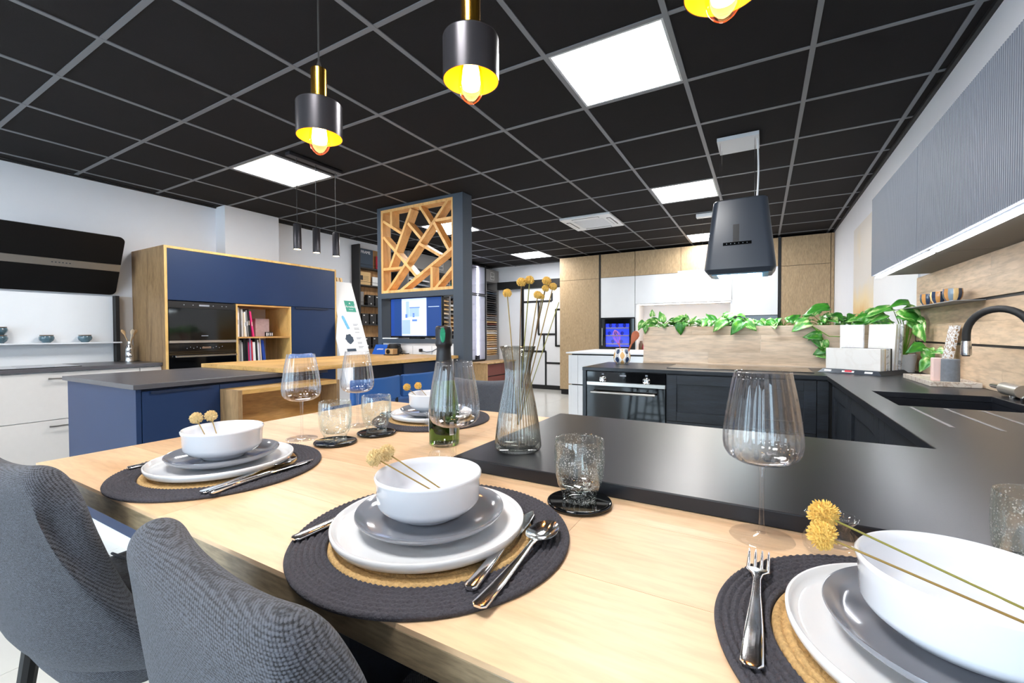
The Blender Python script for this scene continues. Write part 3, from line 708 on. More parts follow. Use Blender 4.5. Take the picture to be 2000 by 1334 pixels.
# ================================================================== LEFT WALL, FAR PART
# shelf rack of sample books
r = T('wall_shelf', 'black open wall rack with wood back, full of sample books', 'shelf', (-4.29, 2.82, .5))
B(-4.369, -4.355, 2.462, 3.19, .5, 2.47).build('back_panel', 'shelf_back', r)
B(-4.369, -4.205, 2.436, 2.46, .3, 2.49).build('side', 'black_matt', r); B(-4.369, -4.205, 3.19, 3.214, .3, 2.49).build('side', 'black_matt', r)
SHZ = [2.156, 1.894, 1.587, 1.299, .94]
for z in SHZ:
    s = B(-4.354, -4.21, 2.461, 3.189, z-.016, z).build('shelf', 'black_matt', r)
    MB().tube([(-4.212, 2.461, z+.045), (-4.212, 3.189, z+.045)], .003, 6).build('rail', 'black_metal', s)
def bk(name, label, cat, y0, y1, z, h, mat, txt=None, ts=.03, x=-4.30, th=.02, tm='white_matt', group=None):
    o = tag(B(x-th, x, y0, y1, z, z+h).build(name, mat, bevel=.0015), label, cat, group)
    if txt: text(txt, ts, (x+.0008, (y0+y1)/2, z+h*.82), RX, tm, o)
    return o
bk('sample_book', 'large dark sample book lettered FRAME on the top shelf', 'book', 2.50, 2.79, SHZ[0], .30, 'print_dark', 'FRAME', .062)
bk('sample_book', 'book with a red and white spine on the top rack shelf', 'book', 2.86, 2.90, SHZ[0], .22, 'red')
bk('sample_book', 'white book with big dark letters on the top rack shelf', 'book', 2.92, 3.13, SHZ[0], .26, 'paper', 'IO', .08, tm='print_dark')
bk('sample_box', 'tan sample folder with black bars on the second shelf', 'folder', 2.48, 2.74, SHZ[1], .21, 'tan_card')
bk('sample_box', 'small white sample card on the second rack shelf', 'folder', 2.78, 2.92, SHZ[1], .15, 'paper')
bk('sample_box', 'dark grey folder behind the lattice on the second shelf', 'folder', 2.96, 3.14, SHZ[1], .20, 'print_dark')
bk('sample_box', 'grey sample box on the third rack shelf', 'folder', 2.48, 2.60, SHZ[2], .21, 'book_grey')
k = 0
for zi, ys in ((2, (2.63, 2.78, 2.94)), (3, (2.52, 2.67, 2.82, 2.98)), (4, (2.56, 2.72, 2.86, 3.02))):
    for q, y in enumerate(ys):
        o = bk('sample_binder', 'black sample binder number %s along the %s rack shelf' % (('one', 'two', 'three', 'four')[q], ('third', 'fourth', 'lowest')[zi-2]), 'binder', y, y+.125, SHZ[zi], .165, 'black_book', x=-4.245, th=.07, group='black sample binders')
        B(-4.2449, -4.2442, y+.02, y+.05, SHZ[zi]+.13, SHZ[zi]+.142).build('emblem', 'paper', o); B(-4.2449, -4.2442, y+.055, y+.075, SHZ[zi]+.02, SHZ[zi]+.04).build('emblem', 'paper', o)
tag(B(-4.344, -4.20, 2.47, 3.15, .55, .56).build('low_shelf', 'oak_niche'), 'pale wood ledge under the black rack', 'shelf')
# bars drawn on the tan folder
tf = [o for o in COL.objects if o.get('label') == 'tan sample folder with black bars on the second shelf'][0]
B(-4.2998, -4.2990, 2.50, 2.59, SHZ[1]+.08, SHZ[1]+.15).build('printed_block', 'black_matt', tf)
for q in range(4): B(-4.2998, -4.2990, 2.60, 2.70, SHZ[1]+.085+q*.018, SHZ[1]+.089+q*.018).build('printed_bar', 'black_matt', tf)

# sample displays of door slats
SLATC = ['paper', 'print_grey', 'black_book', 'book_grey', 'sample_dark', 'tan_card', 'black_book', 'print_dark', 'book_grey', 'burgundy', 'tan_card', 'glaze_brown', 'pale_wood', 'book_cream', 'tan_card', 'cork', 'paper', 'book_cream', 'pale_wood', 'tan_card']
def display(label, y0, y1, zb, zt, xs, cols, n, logo=True):
    r = T('sample_display', label, 'display cabinet', (-4.2, (y0+y1)/2, zb))
    B(-4.369, -4.34, y0, y1, zb, zt).build('back_panel', 'sample_dark', r)
    B(-4.34, -4.0, y0, y0+.03, zb, zt).build('side', 'sample_grey', r); B(-4.34, -4.0, y1-.03, y1, zb, zt).build('side', 'sample_grey', r)
    B(-4.34, -4.0, y0+.03, y1-.03, zt-.26, zt).build('header', 'sample_grey', r); B(-4.34, -4.0, y0+.03, y1-.03, zb, zb+.10).build('base', 'sample_grey', r)
    if logo:
        yc = (y0+y1)/2
        f = MB()
        for (a, b, c, d) in ((yc-.07, yc+.07, zt-.21, zt-.205), (yc-.07, yc+.07, zt-.06, zt-.055), (yc-.07, yc-.065, zt-.205, zt-.06), (yc+.065, yc+.07, zt-.205, zt-.06)): f.box(-3.9995, -3.998, a, b, c, d)
        f.build('logo_frame', 'paper', r)
        text('Arredo3', .034, (-3.998, yc, zt-.14), RX, 'paper', r)
    z0, z1 = zb+.13, zt-.42
    for ny_ in range(cols):
        a = y0+.035+(y1-y0-.07)*ny_/cols; b = y0+.035+(y1-y0-.07)*(ny_+1)/cols
        if ny_: B(-4.34, -4.0, a-.012, a+.012, zb+.1, zt-.26).build('divider', 'sample_grey', r)
        for k in range(n):
            z = z0+(z1-z0)*k/(n-1)
            t = k/(n-1)
            mt = random.choice(['tan_card', 'pale_wood', 'book_cream', 'tan_card', 'paper']) if t < .38 else random.choice(['glaze_brown', 'tan_card', 'burgundy', 'sample_dark', 'book_grey']) if t < .68 else random.choice(['sample_dark', 'print_dark', 'book_grey', 'black_book'])
            if ny_ == 0 and cols > 1: mt = random.choice(['paper', 'paper', 'book_white', 'print_grey'])
            elif cols > 1: mt = random.choice(SLATC+['red', 'foil_green', 'paper'])
            MB().beam((-4.13, a+.016, z+.006), (-4.13, b-.016, z+.006), .24, .016, (.35, 0, 1)).build('sample_slat', mt, r)
    return r
display('wide grey display of finish samples seen through the lattice', 3.24, 4.92, .34, 2.50, 0, 3, 22)
display('narrow grey display of wood finish samples by the far white wall', 5.55, 6.06, .585, 2.50, 0, 1, 30)
# lit glass cabinet
r = T('glass_cabinet', 'tall glass cabinet with vertical light strip on the lowboard', 'display cabinet', (-4.18, 5.23, .585))
B(-4.369, -4.35, 4.94, 5.54, .585, 2.545).build('back_panel', 'white_matt', r)
B(-4.35, -4.0, 4.94, 4.955, .585, 2.545).build('side', 'vitrine_glass', r); B(-4.35, -4.0, 5.525, 5.54, .585, 2.545).build('side', 'white_matt', r)
B(-4.35, -4.0, 4.955, 5.525, 2.53, 2.545).build('top', 'black_metal', r); B(-4.35, -4.0, 4.955, 5.525, .585, .60).build('bottom', 'black_metal', r)
for z0, z1 in ((.60, 1.93), (1.94, 2.53)):
    d = MB().box(-4.0, -3.982, 4.945, 4.97, z0, z1).box(-4.0, -3.982, 5.51, 5.535, z0, z1).box(-4.0, -3.982, 4.97, 5.51, z0, z0+.022).box(-4.0, -3.982, 4.97, 5.51, z1-.022, z1).build('door', 'black_metal', r)
    B(-3.993, -3.989, 4.97, 5.51, z0+.022, z1-.022).build('pane', 'vitrine_glass', d)
B(-4.20, -4.175, 5.512, 5.524, .62, 2.52).build('light_strip', 'led_vitrine', r)
for z in (1.0, 1.42, 1.93): B(-4.33, -4.02, 4.957, 5.523, z, z+.008).build('glass_shelf', 'vitrine_glass', r)
for nm, lb, y, z, w, h, mt in [('white_box', 'white packaging box on the upper shelf of the glass cabinet', 5.08, 1.938, .11, .15, 'paper'), ('price_card', 'white card with dark squares low in the glass cabinet', 5.10, .60, .12, .30, 'paper'), ('picture_card', 'pale green picture card in the middle of the glass cabinet', 5.08, 1.428, .16, .26, 'print_bottle'), ('dark_box', 'small dark box at the bottom of the glass cabinet', 5.36, .60, .14, .10, 'black_book')]:
    o = tag(B(-4.10, -4.08, y-w/2, y+w/2, z, z+h).build(nm, mt), lb, 'box' if 'box' in nm else 'card')
    if nm == 'price_card':
        for q in range(4): B(-4.0799, -4.079, y-.03, y+.03, z+.05+q*.06, z+.085+q*.06).build('printed_square', 'print_grey', o)
# lowboard
r = T('lowboard', 'low oak sideboard with burgundy drawers under the glass cabinet', 'sideboard', (-3.98, 5.53, 0))
B(-4.369, -3.59, 4.96, 6.09, .555, .583).build('top', 'lowboard_oak', r, bevel=.002)
B(-4.369, -3.61, 4.98, 5.005, 0, .555).build('end_panel', 'lowboard_oak', r)
B(-4.369, -3.64, 5.005, 6.09, .05, .555).build('carcass', 'black_matt', r)
for a, b in ((5.007, 5.54), (5.543, 6.088)):
    B(-3.64, -3.62, a, b, .32, .54).build('drawer', 'burgundy', r); B(-3.64, -3.62, a, b, .06, .30).build('drawer', 'burgundy', r)

# ================================================================== ROOM DIVIDER with lattice and screen
YD = 1.55
r = T('room_divider', 'anthracite post and beam divider between desk and far showroom', 'room divider', (-2.24, YD+.06, 0))
B(-1.766, -1.64, YD-.03, YD+.13, 0, HC-.001).build('post', 'anthracite', r, bevel=.002)
B(-2.848, -2.79, YD-.03, YD+.13, 0, HC-.001).build('post', 'anthracite', r, bevel=.002)
B(-2.79, -1.766, YD-.03, YD+.13, 2.553, HC-.001).build('beam', 'anthracite', r)
B(-2.79, -1.766, YD-.03, YD+.13, 1.552, 1.611).build('beam', 'anthracite', r)
B(-2.79, -1.766, YD-.03, YD+.13, 1.048, 1.095).build('beam', 'anthracite', r)
B(-2.79, -1.766, YD-.01, YD+.11, .60, 1.048).build('lower_panel', 'white_matt', r)
for x in (-2.34, -2.07): B(x-.002, x+.002, YD-.0112, YD-.0098, .93, 1.02).build('panel_joint', 'print_grey', r)
r = T('wood_lattice', 'pale oak lattice of slanting bars in the top of the divider', 'lattice', (-2.27, YD+.05, 1.611))
def LP(x, y):    # outline measured on the panel face: x across, y down
    return (-2.783+(x-105)/810*1.018, 2.553-(y-(245-(x-105)/810*160))/ (950+ (x-105)/810*100)*.942)
FW = .030
yl0, yl1 = YD-.028, YD+.09
for a, b, c, d in ((-2.789, -2.789+FW, 1.612, 2.552), (-1.767-FW*.6, -1.767, 1.612, 2.552)): B(a, b, yl0, yl1, c, d).build('frame_side', 'oak_lattice', r)
for c, d in ((1.612, 1.612+FW), (2.552-FW, 2.552)): B(-2.789+FW, -1.767-FW*.6, yl0, yl1, c, d).build('frame_rail', 'oak_lattice', r)
bars = [((225,250),(225,425)), ((125,365),(345,500)), ((460,215),(200,900)), ((125,545),(510,985)), ((125,915),(350,893)), ((865,110),(165,1170)), ((420,380),(565,555)),
        ((560,190),(675,385)), ((730,350),(915,320)), ((712,375),(865,685)), ((550,615),(775,752)), ((915,655),(325,1160)), ((683,880),(683,1130)), ((915,875),(715,1135))]
zs = 0
for a, b in bars:
    (xa, za), (xb, zb_) = LP(*a), LP(*b)
    e = .0004*(zs % 7); zs += 1
    cl = lambda x, z: (min(max(x, -2.786), -1.77), min(max(z, 1.615), 2.549))
    (xa, za), (xb, zb_) = cl(xa, za), cl(xb, zb_)
    MB().beam((xa, (yl0+yl1)/2, za), (xb, (yl0+yl1)/2, zb_), .030, yl1-yl0-.004-2*e, (0, 1, 0)).build('bar', 'oak_lattice', r)
r = T('television', 'flat screen showing a blue picture of a white kitchen', 'television', (-2.31, YD, 1.095))
B(-2.69, -1.948, YD+.01, YD+.05, 1.108, 1.550).build('housing', 'black_gloss', r, bevel=.003)
B(-2.40, -2.24, YD+.0, YD+.08, 1.0955, 1.108).build('stand', 'black_gloss', r)
B(-2.68, -1.958, YD+.0085, YD+.0098, 1.128, 1.543).build('screen', 'screen_blue', r)
def SCR(x0, x1, z0, z1, mt, nm='picture', l=1): return B(x0, x1, YD+.0085-.0005*l-.0003, YD+.0085-.0005*l, z0, z1).build(nm, mt, r)
SCR(-2.628, -1.968, 1.13, 1.54, 'screen_mid', 'picture_margin', 1)
SCR(-2.515, -2.155, 1.13, 1.54, 'screen_pale', 'picture', 2)
SCR(-2.45, -2.405, 1.335, 1.51, 'screen_light', 'picture_hood', 3); SCR(-2.40, -2.26, 1.34, 1.435, 'screen_light', 'picture_wall', 3)
SCR(-2.51, -2.39, 1.15, 1.305, 'screen_light', 'picture_drawers', 3); SCR(-2.36, -2.29, 1.29, 1.31, 'screen_dim', 'picture_oven', 3)
SCR(-2.352, -2.326, 1.335, 1.355, 'screen_dim', 'picture_oven', 4); SCR(-2.352, -2.326, 1.36, 1.378, 'screen_dim', 'picture_oven', 4)
SCR(-2.46, -2.43, 1.33, 1.37, 'screen_dim', 'picture_oven', 4); SCR(-2.40, -2.25, 1.435, 1.445, 'screen_dim', 'picture_shelf', 4)
SCR(-2.13, -1.98, 1.440, 1.446, 'screen_pale', 'picture_glint', 3)
tag(MB().box(-2.785, -2.56, YD-.028, YD+.0, 1.0955, 1.108).build('paper_roll', 'paper', bevel=.004), 'white folded paper lying on the ledge under the screen', 'paper')

# ================================================================== LEFT KITCHEN WALL
XL = -3.77
def base_unit(label, y0, y1, handle=True):
    r = T('drawer_unit', label, 'cabinet', (-4.05, (y0+y1)/2, 0))
    B(-4.369, XL-.022, y0, y1, .1, .868).build('carcass', 'white_matt', r)
    B(-4.369, XL-.08, y0, y1, 0, .1).build('plinth', 'white_matt', r)
    for z0, z1 in ((.499, .862), (.11, .494)):
        d = B(XL-.02, XL, y0+.0015, y1-.0015, z0, z1).build('drawer', 'greige', r, bevel=.0015)
        if handle:
            yc, zc = (y0+y1)/2, z1-.045
            h = MB().box(XL+.022, XL+.030, yc-.125, yc+.125, zc-.005, zc+.005)
            for s in (-1, 1): h.box(XL, XL+.024, yc+s*.115-.005, yc+s*.115+.005, zc-.005, zc+.005)
            h.build('handle', 'brushed_steel', d)
    return r
base_unit('greige drawer unit with steel handles, at the left picture edge', -1.27, -.372)
base_unit('greige drawer unit left of the picture edge', -2.17, -1.272)
base_unit('narrow greige filler unit against the tall oak cabinet', -.370, -.21, False)
tag(B(-4.369, -3.755, -2.2, -.208, .870, WZ).build('worktop', 'slate_top', bevel=.002), 'dark slate worktop along the left wall', 'worktop')
r = T('induction_hob', 'flat black glass hob set in the left wall worktop', 'hob', (-4.0, -1.15, WZ))
B(-4.28, -3.80, -1.62, -.74, WZ+.0005, WZ+.005).build('glass', 'black_gloss', r, bevel=.001)
for (x, y, q) in ((-4.15, -1.4, .1), (-3.93, -1.4, .08), (-4.15, -.97, .08), (-3.93, -.97, .1)): MB().ring([(q, WZ+.0051), (q+.002, WZ+.0051), (q+.002, WZ+.0054), (q, WZ+.0054)], (x, y, 0), 40).build('zone_ring', 'print_grey', r)
tag(B(-4.3695, -4.358, -2.2, -.360, WZ+.001, 1.515).build('backsplash', 'white_gloss'), 'white glass splashback behind the floating shelf', 'splashback')
tag(B(-4.3695, -4.30, -.357, -.328, WZ+.001, 1.522).build('black_stile', 'black_matt'), 'black upright profile at the end of the white shelf', 'profile')
tag(B(-4.3695, -4.355, -.326, -.209, WZ+.001, 1.519).build('backsplash', 'greige'), 'narrow greige splashback beside the tall oak cabinet', 'splashback')
tag(B(-4.357, -4.245, -2.0, -.331, 1.076, 1.088).build('wall_shelf', 'white_matt', bevel=.001), 'thin white floating shelf under the black slanted hood', 'shelf')
# slanted black hood
def hood_pt(y, t): return Vector((-4.345+(-4.095+4.345)*t, y, 1.535+(2.045-1.535)*t))
r = T('wall_hood', 'slanted black glass hood with a steel strip on the left wall', 'range hood', (-4.2, -.79, 1.53))
def hood_sheet(t0, t1, y0, y1, round0, round1, nm, mt, th, rad=.045, off=0):
    n = Vector((.51, 0, -.25)).normalized()
    L = 0.568; pts = []
    def corner(y, t, sy, st):
        out = []
        for k in range(7):
            a = PI/2*k/6
            out.append((y-sy*rad*(1-math.sin(a)), t-st*rad/L*(1-math.cos(a))))
        return out
    c1 = corner(y1, t1, 1, 1) if round1 else [(y1, t1)]
    c0 = corner(y1, t0, 1, -1) if round0 else [(y1, t0)]
    seq = [(y0, t0)] + c0 + c1[::-1] + [(y0, t1)]
    if round0: seq = [(y0, t0)] + [(y1-rad*(1-math.sin(PI/2*k/6)), t0+rad/L*(1-math.cos(PI/2*k/6))) for k in range(7)] + (seq[8:])
    if round1: pass
    P3 = [hood_pt(y, t)+n*off for y, t in seq]
    return MB().poly(P3, n*th).build(nm, mt, r, fix=True)
hood_sheet(.0, .41, -1.245, -.345, True, False, 'lower_glass', 'hood_black', .012)
hood_sheet(.535, 1.0, -1.245, -.345, False, True, 'upper_glass', 'hood_black', .012)
hood_sheet(.415, .53, -1.245, -.345, False, False, 'steel_strip', 'brushed_steel', .010)
n_ = Vector((.51, 0, -.25)).normalized()
for k in range(6):
    p = hood_pt(-.80+k*.022, .475)+n_*.0102; MB().beam(p, p+Vector((0, .010, 0)), .008, .0006, n_).build('touch_key', 'print_dark', r)
MB().poly([(-4.36, -1.2, 1.62), (-4.36, -1.2, 1.98), (-4.135, -1.2, 1.98), (-4.313, -1.2, 1.62)], (0, .81, 0)).build('body', 'black_matt', r, fix=True)
# bowls on the shelf
def teal_bowl():
    r = T('tea_bowl', '', 'bowl', group='speckled teal bowls on the white shelf')
    MB().lathe([(.0,.006),(.024,.0),(.026,.003),(.042,.018),(.0485,.036),(.047,.050),(.042,.058),(.040,.058),(.044,.048),(.045,.036),(.038,.018),(.0,.010)], seg=40).build('body', 'glaze_blue', r, True)
    MB().ring([(.042,.0581),(.0445,.064),(.0435,.066),(.041,.064),(.0398,.0581)], seg=40).build('rim', 'glaze_brown', r, True)
    return r
tb = teal_bowl(); put(tb, (-4.30, -.576, 1.0885), 0, 'speckled teal bowl on the white shelf nearest the black profile')
g = 'speckled teal bowls on the white shelf'
dup(tb, (-4.30, -.819, 1.0885), 0, 'speckled teal bowl in the middle of the white shelf', g)
dup(tb, (-4.30, -1.085, 1.0885), 0, 'lower of two stacked teal bowls at the left picture edge', g)
dup(tb, (-4.30, -1.085, 1.155), 0, 'upper of two stacked teal bowls at the left picture edge', g)
# utensil jar
o = tag(MB().lathe([(0,0),(.036,0),(.036,.012),(.034,.02),(.034,.05),(.036,.055),(.034,.06),(.034,.10),(.036,.105),(.030,.14),(.017,.165),(.017,.19),(.014,.19),(.014,.165),(0,.15)], (-4.22, -.285, WZ), 32).build('chrome_jar', 'chrome', None, True), 'hammered chrome utensil jar in the left kitchen corner', 'jar')
tag(MB().lathe([(0,0),(.075,0),(.078,.012),(.074,.012),(.07,.005),(0,.005)], (-4.22, -.285, WZ-.0), 40).build('glass_saucer', 'pane', None, True), 'clear glass saucer under the chrome jar', 'saucer')
for k, (dx_, dy_, lab, mt) in enumerate([(-.02, -.03, 'round wooden spoon leaning left in the chrome jar', 'pale_wood'), (.015, .012, 'pale wooden spatula upright in the chrome jar', 'book_cream'), (.0, .035, 'wooden spoon leaning right in the chrome jar', 'pale_wood')]):
    a = Vector((-4.22, -.285, WZ+.155)); b = a+Vector((dx_, dy_, .10)); d = (b-a).normalized()
    s = MB().tube([a, b], .004, 8)
    s.loft([[b+d*t+Vector((math.cos(q)*.004, math.sin(q)*w, 0)) for q in [2*PI*i/10 for i in range(10)]] for t, w in ((-.005, .004), (.012, .013), (.03, .017), (.045, .012), (.052, .004))])
    tag(s.build('wooden_utensil', mt, None, True, fix=True), lab, 'utensil')

# ================================================================== TALL BLUE UNIT
XT = -3.70
r = T('tall_unit', 'tall oak framed unit with navy doors on the left wall', 'cabinet', (-4.03, .71, 0))
MB().box(-4.369, XT, -.206, -.184, 0, 1.965).build('side_panel', 'oak_tall', r)
B(XT+.0002, XT+.0012, -.206, -.184, 0, 1.965).build('edge_band', 'oak_edgeband', r)
B(-4.369, XT, 1.608, 1.630, 0, 1.965).build('side_panel', 'oak_tall', r); B(XT+.0002, XT+.0012, 1.608, 1.630, 0, 1.965).build('edge_band', 'oak_edgeband', r)
B(-4.369, XT+.001, -.184, 1.608, 1.943, 1.965).build('top_panel', 'oak_edgeband', r)
B(-4.36, -4.30, -.184, 1.608, .1, 1.943).build('back_panel', 'oak_niche', r)
B(-4.30, XT-.03, -.184, .405, 1.47, 1.943).build('carcass', 'blue_dark', r)
B(-4.30, XT-.03, .405, 1.608, 1.472, 1.943).build('carcass', 'blue_dark', r)
B(-4.30, XT-.03, 1.016, 1.608, .1, 1.472).build('carcass', 'blue_dark', r)
B(-4.30, XT-.03, -.184, .409, .1, .48).build('carcass', 'blue_dark', r)
B(-4.30, XT-.02, -.184, 1.608, 0, .1).build('plinth', 'black_matt', r)
B(XT-.022, XT, -.182, 1.606, 1.472, 1.940).build('flap_door', 'blue_front', r, bevel=.001)
dr = B(XT-.022, XT, 1.018, 1.606, .105, 1.466).build('door', 'blue_front', r, bevel=.001)
B(XT+.0005, XT+.012, 1.06, 1.50, 1.448, 1.464).build('grip', 'blue_dark', dr)
B(XT-.022, XT, -.182, .405, .105, .48).build('drawer', 'blue_front', r)
# open niche
nz0, nz1 = .50, 1.466
B(-4.30, XT, .409, .425, nz0, nz1).build('niche_side', 'oak_edgeband', r); B(-4.30, XT, .998, 1.014, nz0, nz1).build('niche_side', 'oak_edgeband', r)
B(-4.30, XT, .425, .998, nz1-.016, nz1).build('niche_top', 'oak_niche', r); B(-4.30, XT, .425, .998, nz0, nz0+.016).build('niche_floor', 'oak_niche', r)
B(-4.30, XT-.004, .425, .998, 1.112, 1.128).build('niche_shelf', 'oak_niche', r)
B(-4.299, -4.285, .425, .998, nz0+.016, nz1-.016).build('niche_back', 'oak_niche', r)
B(XT-.022, XT, .409, 1.014, .105, .498).build('drawer', 'blue_front', r)
# microwave and oven
r = T('microwave', 'black built-in microwave with lit display in the navy unit', 'microwave', (-3.9, .11, 1.075))
B(-4.2, XT-.012, -.180, .403, 1.088, 1.462).build('body', 'black_matt', r)
B(XT-.012, XT+.004, -.180, .403, 1.402, 1.462).build('control_panel', 'black_matt', r)
B(XT-.012, XT+.006, -.180, .403, 1.098, 1.400).build('door', 'black_gloss', r)
B(XT-.012, XT+.010, -.180, .403, 1.075, 1.097).build('steel_strip', 'brushed_steel', r)
B(XT+.0042, XT+.0050, .07, .16, 1.424, 1.440).build('display', 'print_grey', r)
for y in (-.06, .015, .19, .27, .31): B(XT+.0042, XT+.0050, y, y+.008, 1.428, 1.436).build('key', 'print_grey', r)
B(XT+.0062, XT+.0068, .085, .145, 1.138, 1.144).build('badge', 'print_grey', r)
r = T('oven', 'black built-in oven with steel handle under the microwave', 'oven', (-3.9, .11, .485))
B(-4.2, XT-.012, -.180, .403, .485, 1.072).build('body', 'black_matt', r)
B(XT-.012, XT+.004, -.180, .403, .985, 1.066).build('control_panel', 'black_gloss', r)
B(XT-.012, XT+.006, -.180, .403, .49, .980).build('door', 'black_gloss', r)
h = MB().box(XT+.028, XT+.042, -.145, .395, .942, .960).box(XT+.006, XT+.03, -.13, -.115, .944, .958).box(XT+.006, XT+.03, .365, .38, .944, .958); h.build('handle', 'steel', r, bevel=.003)
for k in range(12): B(XT+.0042, XT+.0048, -.04+k*.028, -.034+k*.028, 1.02+.012*(k % 2), 1.026+.012*(k % 2)).build('key', 'print_grey', r)
B(XT+.0042, XT+.0049, .09, .17, 1.018, 1.036).build('display', 'glaze_brown', r)
# books
def book(label, y, w, z, h, mat, lean=0.0, d=.24, cat='book', grp='books in the oak niche'):
    x1 = XT-.03-random.random()*.02
    top = y+lean
    m = MB().add([(x1-d,y,z),(x1,y,z),(x1,y+w,z),(x1-d,y+w,z),(x1-d,top,z+h),(x1,top,z+h),(x1,top+w,z+h),(x1-d,top+w,z+h)], [(3,2,1,0),(4,5,6,7),(0,1,5,4),(1,2,6,5),(2,3,7,6),(3,0,4,7)])
    o = tag(m.build('book', mat, bevel=.0012), label, cat, grp)
    B(x1+.0004, x1+.001, y+lean*.5+w*.25, y+lean*.5+w*.75, z+h*.42, z+h*.58).build('spine_label', random.choice(['paper', 'print_grey', 'book_cream']), o)
    return o
zu, zl = 1.1285, .5165
up = [('thick white binder at the left of the upper niche shelf', .428, .040, .305, 'book_white', 0), ('grey magazine next to the white binder', .474, .012, .285, 'book_grey', -.004), ('pale magazine on the upper niche shelf', .490, .012, .29, 'book_white', -.006),
      ('cream booklet on the upper niche shelf', .505, .014, .25, 'book_cream', -.008), ('tall white magazine on the upper niche shelf', .522, .015, .262, 'book_white', -.012), ('grey folder leaning on the upper niche shelf', .545, .015, .28, 'book_grey', -.019),
      ('black book leaning on the upper niche shelf', .567, .021, .292, 'black_book', -.024), ('pink book leaning at the end of the upper row', .600, .016, .270, 'pink', -.034)]
for lb, y, w, h, mt, le in up: book(lb, y, w, zu, h, mt, le)
lo = [('dark brown book first in the lower niche row', .430, .018, 'glaze_brown', .0), ('cream book second in the lower niche row', .450, .014, 'book_cream', -.003), ('grey book third in the lower niche row', .466, .018, 'book_grey', -.006), ('white book fourth in the lower niche row', .487, .020, 'book_white', -.01),
      ('black book left of the pink one, lower row', .510, .028, 'black_book', -.012), ('second black book in the lower niche row', .541, .014, 'black_book', -.014), ('pink book in the middle of the lower row', .558, .018, 'pink', -.016), ('lilac book in the lower niche row', .579, .012, 'book_lilac', -.018), ('red book in the lower niche row', .594, .014, 'red', -.02),
      ('thick white book right of the red one', .612, .026, 'book_white', -.02), ('black book in the right half of the lower row', .641, .024, 'black_book', -.024), ('pale book near the right end of the lower row', .668, .018, 'book_white', -.028), ('lilac booklet near the blue book', .689, .010, 'book_lilac', -.029), ('cream book beside the blue one', .704, .014, 'book_cream', -.032), ('bright blue book leaning at the right end of the row', .752, .028, 'book_blue', -.064)]
for k, (lb, y, w, mt, le) in enumerate(lo): book(lb, y, w, zl, .555+.02*((k*5) % 3), mt, le)
tag(MB().box(-3.95, -3.83, .68, .835, 1.1285, 1.325).build('stone_box', 'pink_stone', bevel=.003), 'pinkish speckled box on the upper niche shelf', 'box')
o = tag(B(-3.80, -3.785, .765, .85, 1.1285, 1.178).build('letter_sign', 'black_matt'), 'small black and white letter sign in front of the pinkish box', 'sign')
B(-3.7849, -3.7842, .773, .785, 1.135, 1.17).build('printed_mark', 'paper', o)
for y in (.795, .815, .835): B(-3.7849, -3.7842, y, y+.008, 1.138, 1.168).build('printed_mark', 'paper', o)

# ================================================================== BLUE ISLAND, DESK
r = T('blue_island', 'navy kitchen island with slate top in front of the tall unit', 'kitchen island', (-2.27, -.55, 0))
B(-2.775, -1.765, -1.118, .02, .874, WZ).build('worktop', 'slate_top', r, bevel=.002)
B(-2.75, -1.79, -1.10, -1.078, .085, .873).build('end_panel', 'blue_front', r)
B(-2.74, -1.812, -1.076, .0, .085, .873).build('carcass', 'blue_dark', r)
B(-2.74, -1.80, -1.092, -.01, 0, .084).build('plinth', 'white_gloss', r)
B(-1.81, -1.79, -1.074, -.702, .087, .860).build('door', 'blue_front', r, bevel=.001)
B(-1.788, -1.776, -1.04, -.76, .845, .858).build('grip', 'blue_dark', r)
B(-1.81, -1.79, -.699, -.002, .087, .860).build('door', 'blue_front', r, bevel=.001)
r = T('open_box_shelf', 'open oak box on the front of the navy island', 'shelf', (-1.70, -.36, .46))
bx0, bx1, by0, by1, bz0, bz1 = -1.789, -1.60, -.70, -.012, .46, .832
B(bx0, bx1, by0, by0+.024, bz0, bz1).build('side', 'oak_tall', r); B(bx0, bx1, by1-.024, by1, bz0, bz1).build('side', 'oak_tall', r)
B(bx0, bx1, by0+.024, by1-.024, bz1-.024, bz1).build('top', 'oak_desk', r); B(bx0, bx1, by0+.024, by1-.024, bz0, bz0+.024).build('bottom', 'oak_desk', r)
B(bx0, bx0+.01, by0+.024, by1-.024, bz0+.024, bz1-.024).build('back', 'oak_niche', r)
r = T('desk', 'long oak desk top running from the navy island to the divider', 'desk', (-2.2, .58, 0))
B(-2.76, -1.70, -.352, 1.515, WZ+.0008, .930).build('top', 'oak_desk', r, bevel=.0015)
B(-2.70, -1.76, 1.455, 1.478, 0, WZ).build('leg_panel', 'white_matt', r)
B(-2.60, -1.93, .95, 1.44, .1, .895).build('cabinet', 'blue_dark', r)
B(-1.93, -1.91, .955, 1.435, .12, .870).build('cabinet_door', 'blue_front', r)
